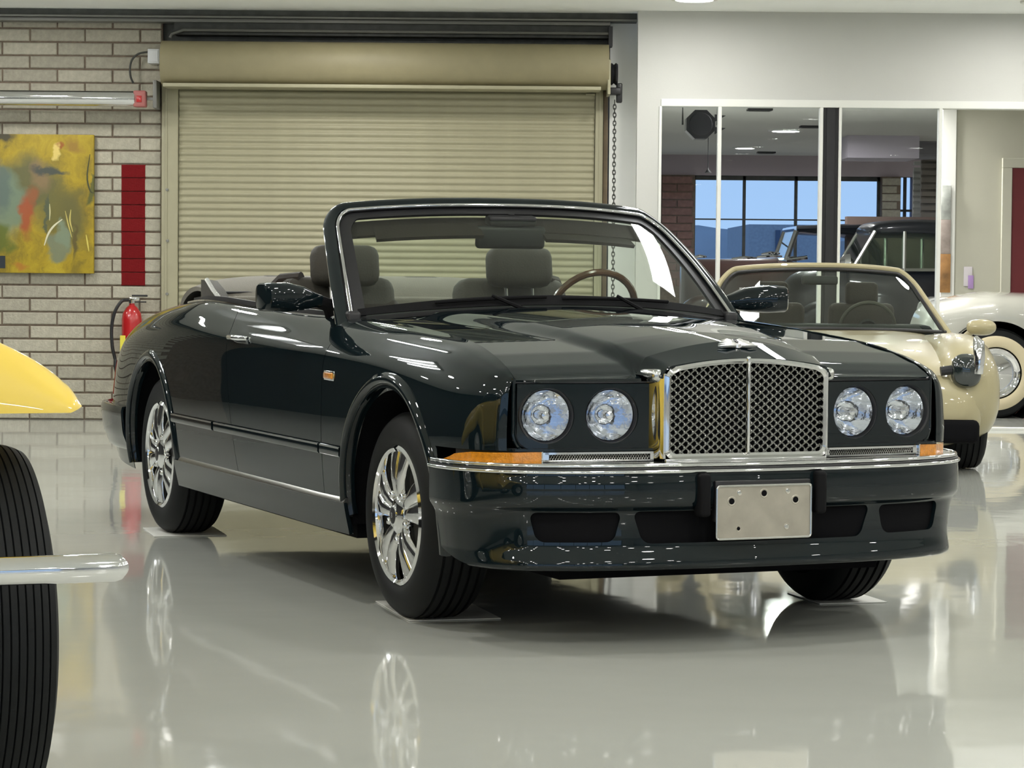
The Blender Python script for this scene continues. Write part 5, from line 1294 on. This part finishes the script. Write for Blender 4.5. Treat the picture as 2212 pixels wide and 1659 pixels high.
# ---- white classic car on the right, beyond the threshold
WC = thing('white_classic_car', 'white rounded classic car with whitewall tyre in front of the red door', 'car', (at(2150, 800, 21.7).x, 21.65, 0), 0)
wl_ = at(2006, 680, 21.7).x - WC.location.x
def arch2(P): return np.hypot(P[..., 0] - 0, P[..., 2] - .375) - .42
topx = [wl_ - .02, wl_ + .02, wl_ + .12, wl_ + .35, 0.0, .5, 1.2, 2.4, 3.4]; topz = [.62, .84, .93, .985, 1.015, 1.0, .96, .98, .9]
botz = [.55, .42, .36, .33, .30, .28, .26, .26, .35]; dep = [.42, .22, .12, .05, .0, .0, .02, .02, .1]
def fwc(u, v):
    x = topx[0] + (topx[-1] - topx[0]) * (u ** 1.3); zt_ = np.interp(x, topx, topz); zb_ = np.interp(x, topx, botz); d0 = np.interp(x, topx, dep)
    a = v * PI * .62; r = np.sin(np.clip(v * 1.0, 0, 1) * PI / 2) ; z = zb_ + (zt_ - zb_) * np.sin(np.clip(v, 0, 1) * PI / 2) ** .75
    y = d0 + .02 + .62 * np.clip((v - .45) / .55, 0, 1) ** 2.6 + .05 * np.clip((.25 - v) / .25, 0, 1) ** 2; return np.stack([x, y, z], -1)
surf('front_wing', fwc, 120, 50, MT['paint_white'], WC, [arch2], solid=.02, flip=True)
G().box((wl_ + .1, .5, .3), (3.3, 1.5, .98), .12).o('body_shell', MT['paint_white'], WC, angle=60)
G().box((1.0, .35, .9), (2.8, 1.45, 1.42), .2).o('cabin', MT['dark_glass'], WC, angle=60)
wbo = G().lathe([(.44, .5), (.44, .03)], (0, 0, .375), 'y', 40).lathe([(0, .5), (.44, .5)], (0, 0, .375), 'y', 32).o('wheel_well', MT['matt_black'], WC)
simple_wheel(WC, 0, .13, .37, .19, .21, -1, white=.095)
simple_wheel(WC, 2.7, .13, .37, .19, .21, -1, white=.095)
G().tube([(.45, -.02, .60), (2.2, .0, .58)], .012, 8).o('chrome_strip', MT['chrome'], WC)
G().box((.5, .1, .2), (2.3, 1.4, .34)).o('sill', MT['paint_white'], WC)

# ---- vintage cars behind the glass, standing in for reflected ones
def vintage(nm, label, D, pxs, m, roof=True):
    """pxs: dict of pixel anchors in the photograph, turned into metres at depth D"""
    X = lambda px, py: at(px, py, D).x; Z = lambda px, py: at(px, py, D).z
    ox = X(pxs['nose'], 560); c = thing(nm, label, 'car', (ox, D, 0)); L = lambda px, py=560: X(px, py) - ox
    return c, L, Z
VS, L, Z = vintage('vintage_saloon', 'black vintage saloon car with upright roof behind the right pane', 27.0, {'nose': 1810}, 'paint_black')
hull('bonnet', smooth_st([(L(1700) , .8, .30, .5, 1.0, .8), (L(1740), .8, .45, .45, 1.18, .7), (L(1830), .8, .55, .4, Z(1830, 572), .6), (L(1850), .8, .62, .4, Z(1850, 570), .6)]), 'paint_black', VS)
hull('body_shell', [(L(1838), .8, .76, .35, Z(1840, 572), .35), (L(1900), .8, .80, .33, Z(1900, 585), .3), (L(2080), .8, .80, .33, Z(2080, 585), .3), (L(2200), .8, .75, .35, 1.2, .4)], 'paint_black', VS)
zr = Z(1950, 478)
hull('roof', smooth_st([(L(1886), .8, .55, zr - .12, zr - .05, .6), (L(1905), .8, .66, zr - .16, zr, .5), (L(1990), .8, .70, zr - .16, zr + .03, .5), (L(2100), .8, .68, zr - .2, zr, .5), (L(2160), .8, .6, zr - .3, zr - .1, .6)]), 'paint_black', VS)
# glazed cabin: pillars, sloping screen, side windows
for yy in (.12, 1.48):
    for (a, b_, nm_) in ((1843, 1893, 'windscreen_pillar'), (1957, 1957, 'door_pillar'), (2040, 2040, 'door_pillar'), (2120, 2110, 'rear_pillar')):
        G().tube([(L(a), yy, Z(1900, 585)), (L(b_), yy, zr - .1)], .022, 8).o(nm_, MT['chrome_soft'] if nm_ != 'rear_pillar' else MT['paint_black'], VS)
    G().prism([(L(1850), Z(1900, 580)), (L(2115), Z(1900, 580)), (L(2110), zr - .12), (L(1897), zr - .12)], yy - .004, yy + .004, 'y').o('side_window', MT['wglass'], VS, smooth=False)
    G().box((L(1845), yy - .02, Z(1900, 585)), (L(2120), yy + .02, Z(1900, 579))).o('waist_strip', MT['chrome_soft'], VS)
mesh('windscreen_glass', [(L(1843), .12, Z(1900, 582)), (L(1843), 1.48, Z(1900, 582)), (L(1893), 1.48, zr - .1), (L(1893), .12, zr - .1)], [(0, 1, 2, 3)], MT['wglass'], VS, solid=.006)
G().box((L(1920), .2, .5), (L(2100), 1.4, 1.15), .05).o('seats', MT['dash'], VS)
G().lathe([(0, -.10), (.05, -.10), (.09, -.06), (.10, 0), (.0, .06)], (L(1845), .35, Z(1845, 569)), 'x', 24).o('headlamp', MT['chrome'], VS)
for x in (1800, 2110):
    simple_wheel(VS, L(x), .02, .36, .16, .2, -1); simple_wheel(VS, L(x), 1.58, .36, .16, .2, 1)
    hull('wing', smooth_st([(L(x) - .55, .05, .10, .2, .5, .9), (L(x) - .3, .03, .16, .55, .82, .8), (L(x), .02, .18, .72, .90, .7), (L(x) + .35, .03, .16, .5, .75, .8), (L(x) + .6, .08, .1, .25, .4, .9)]), 'paint_black', VS)
VT, L, Z = vintage('vintage_tourer', 'dark brown vintage tourer with chrome bonnet trim behind the left pane', 29.5, {'nose': 1480}, 'paint_brown')
zh = Z(1600, 562); zw = Z(1740, 494)
hull('bonnet', smooth_st([(L(1480), .75, .20, .7, zh - .03, .7), (L(1500), .75, .34, .5, zh + .01, .6), (L(1600), .75, .45, .45, zh + .02, .6), (L(1690), .75, .60, .42, Z(1690, 556), .55)]), 'paint_brown', VT)
hull('body_shell', [(L(1685), .75, .62, .35, Z(1690, 560), .35), (L(1740), .75, .74, .33, Z(1690, 566), .3), (L(1860), .75, .74, .33, Z(1690, 566), .3), (L(1960), .75, .68, .35, 1.1, .45)], 'paint_brown', VT)
for yy in (.10, 1.40):
    G().tube([(L(1700), yy, Z(1700, 562)), (L(1722), yy, zw - .02)], .030, 8).o('screen_post', MT['chrome_soft'], VT)
    G().tube([(L(1722), yy, zw), (L(1860), yy, zw + .02), (L(1900), yy, zw - .25), (L(1905), yy, 1.2)], .035, 8).o('hood_frame', MT['paint_black'], VT)
    G().tube([(L(1700), yy - .05, Z(1700, 562)), (L(1745), yy - .06, Z(1745, 556))], .022, 8).o('door_rail', MT['chrome'], VT)
G().tube([(L(1722), .10, zw), (L(1722), 1.40, zw)], .03, 8).o('screen_header', MT['chrome'], VT)
mesh('windscreen_glass', [(L(1700), .1, Z(1700, 562)), (L(1700), 1.4, Z(1700, 562)), (L(1722), 1.4, zw), (L(1722), .1, zw)], [(0, 1, 2, 3)], MT['wglass'], VT, solid=.006)
hull('soft_top', smooth_st([(L(1724), .75, .60, zw - .03, zw + .02, .5), (L(1760), .75, .68, zw - .06, zw + .05, .5), (L(1860), .75, .66, zw - .10, zw + .05, .5), (L(1905), .75, .55, zw - .35, zw - .12, .6)]), 'paint_black', VT)
for (a, b_, z_) in ((1500, 1530, 553), (1585, 1640, 556), (1640, 1695, 552), (1650, 1690, 546)):
    G().tube([(L(a), .30, Z(a, z_ + 3)), (L((a + b_) / 2), .28, Z(a, z_)), (L(b_), .30, Z(a, z_ + 1))], [.010, .020, .010], 8).o('chrome_hinge', MT['chrome'], VT)
G().box((L(1740), .15, .5), (L(1850), 1.35, 1.25), .08).o('seats', MT['leather_brown'], VT)
for x in (1530, 1880):
    simple_wheel(VT, L(x), .0, .38, .14, .24, -1); simple_wheel(VT, L(x), 1.5, .38, .14, .24, 1)
    hull('wing', smooth_st([(L(x) - .5, .0, .10, .3, .5, .9), (L(x) - .25, .0, .14, .62, .84, .8), (L(x), .0, .15, .76, .92, .7), (L(x) + .35, .02, .14, .55, .75, .8), (L(x) + .65, .05, .1, .25, .38, .9)]), 'paint_brown', VT)
# ---- large luminous ceiling panels (their reflections show in both windscreens)
panel(1.63, 12.35, .13, .72, R(15), 'long luminous ceiling panel over the dark convertible, outside the picture')
panel(1.10, 18.1, .14, .16, 0, 'small luminous ceiling panel over the cream roadster, outside the picture')
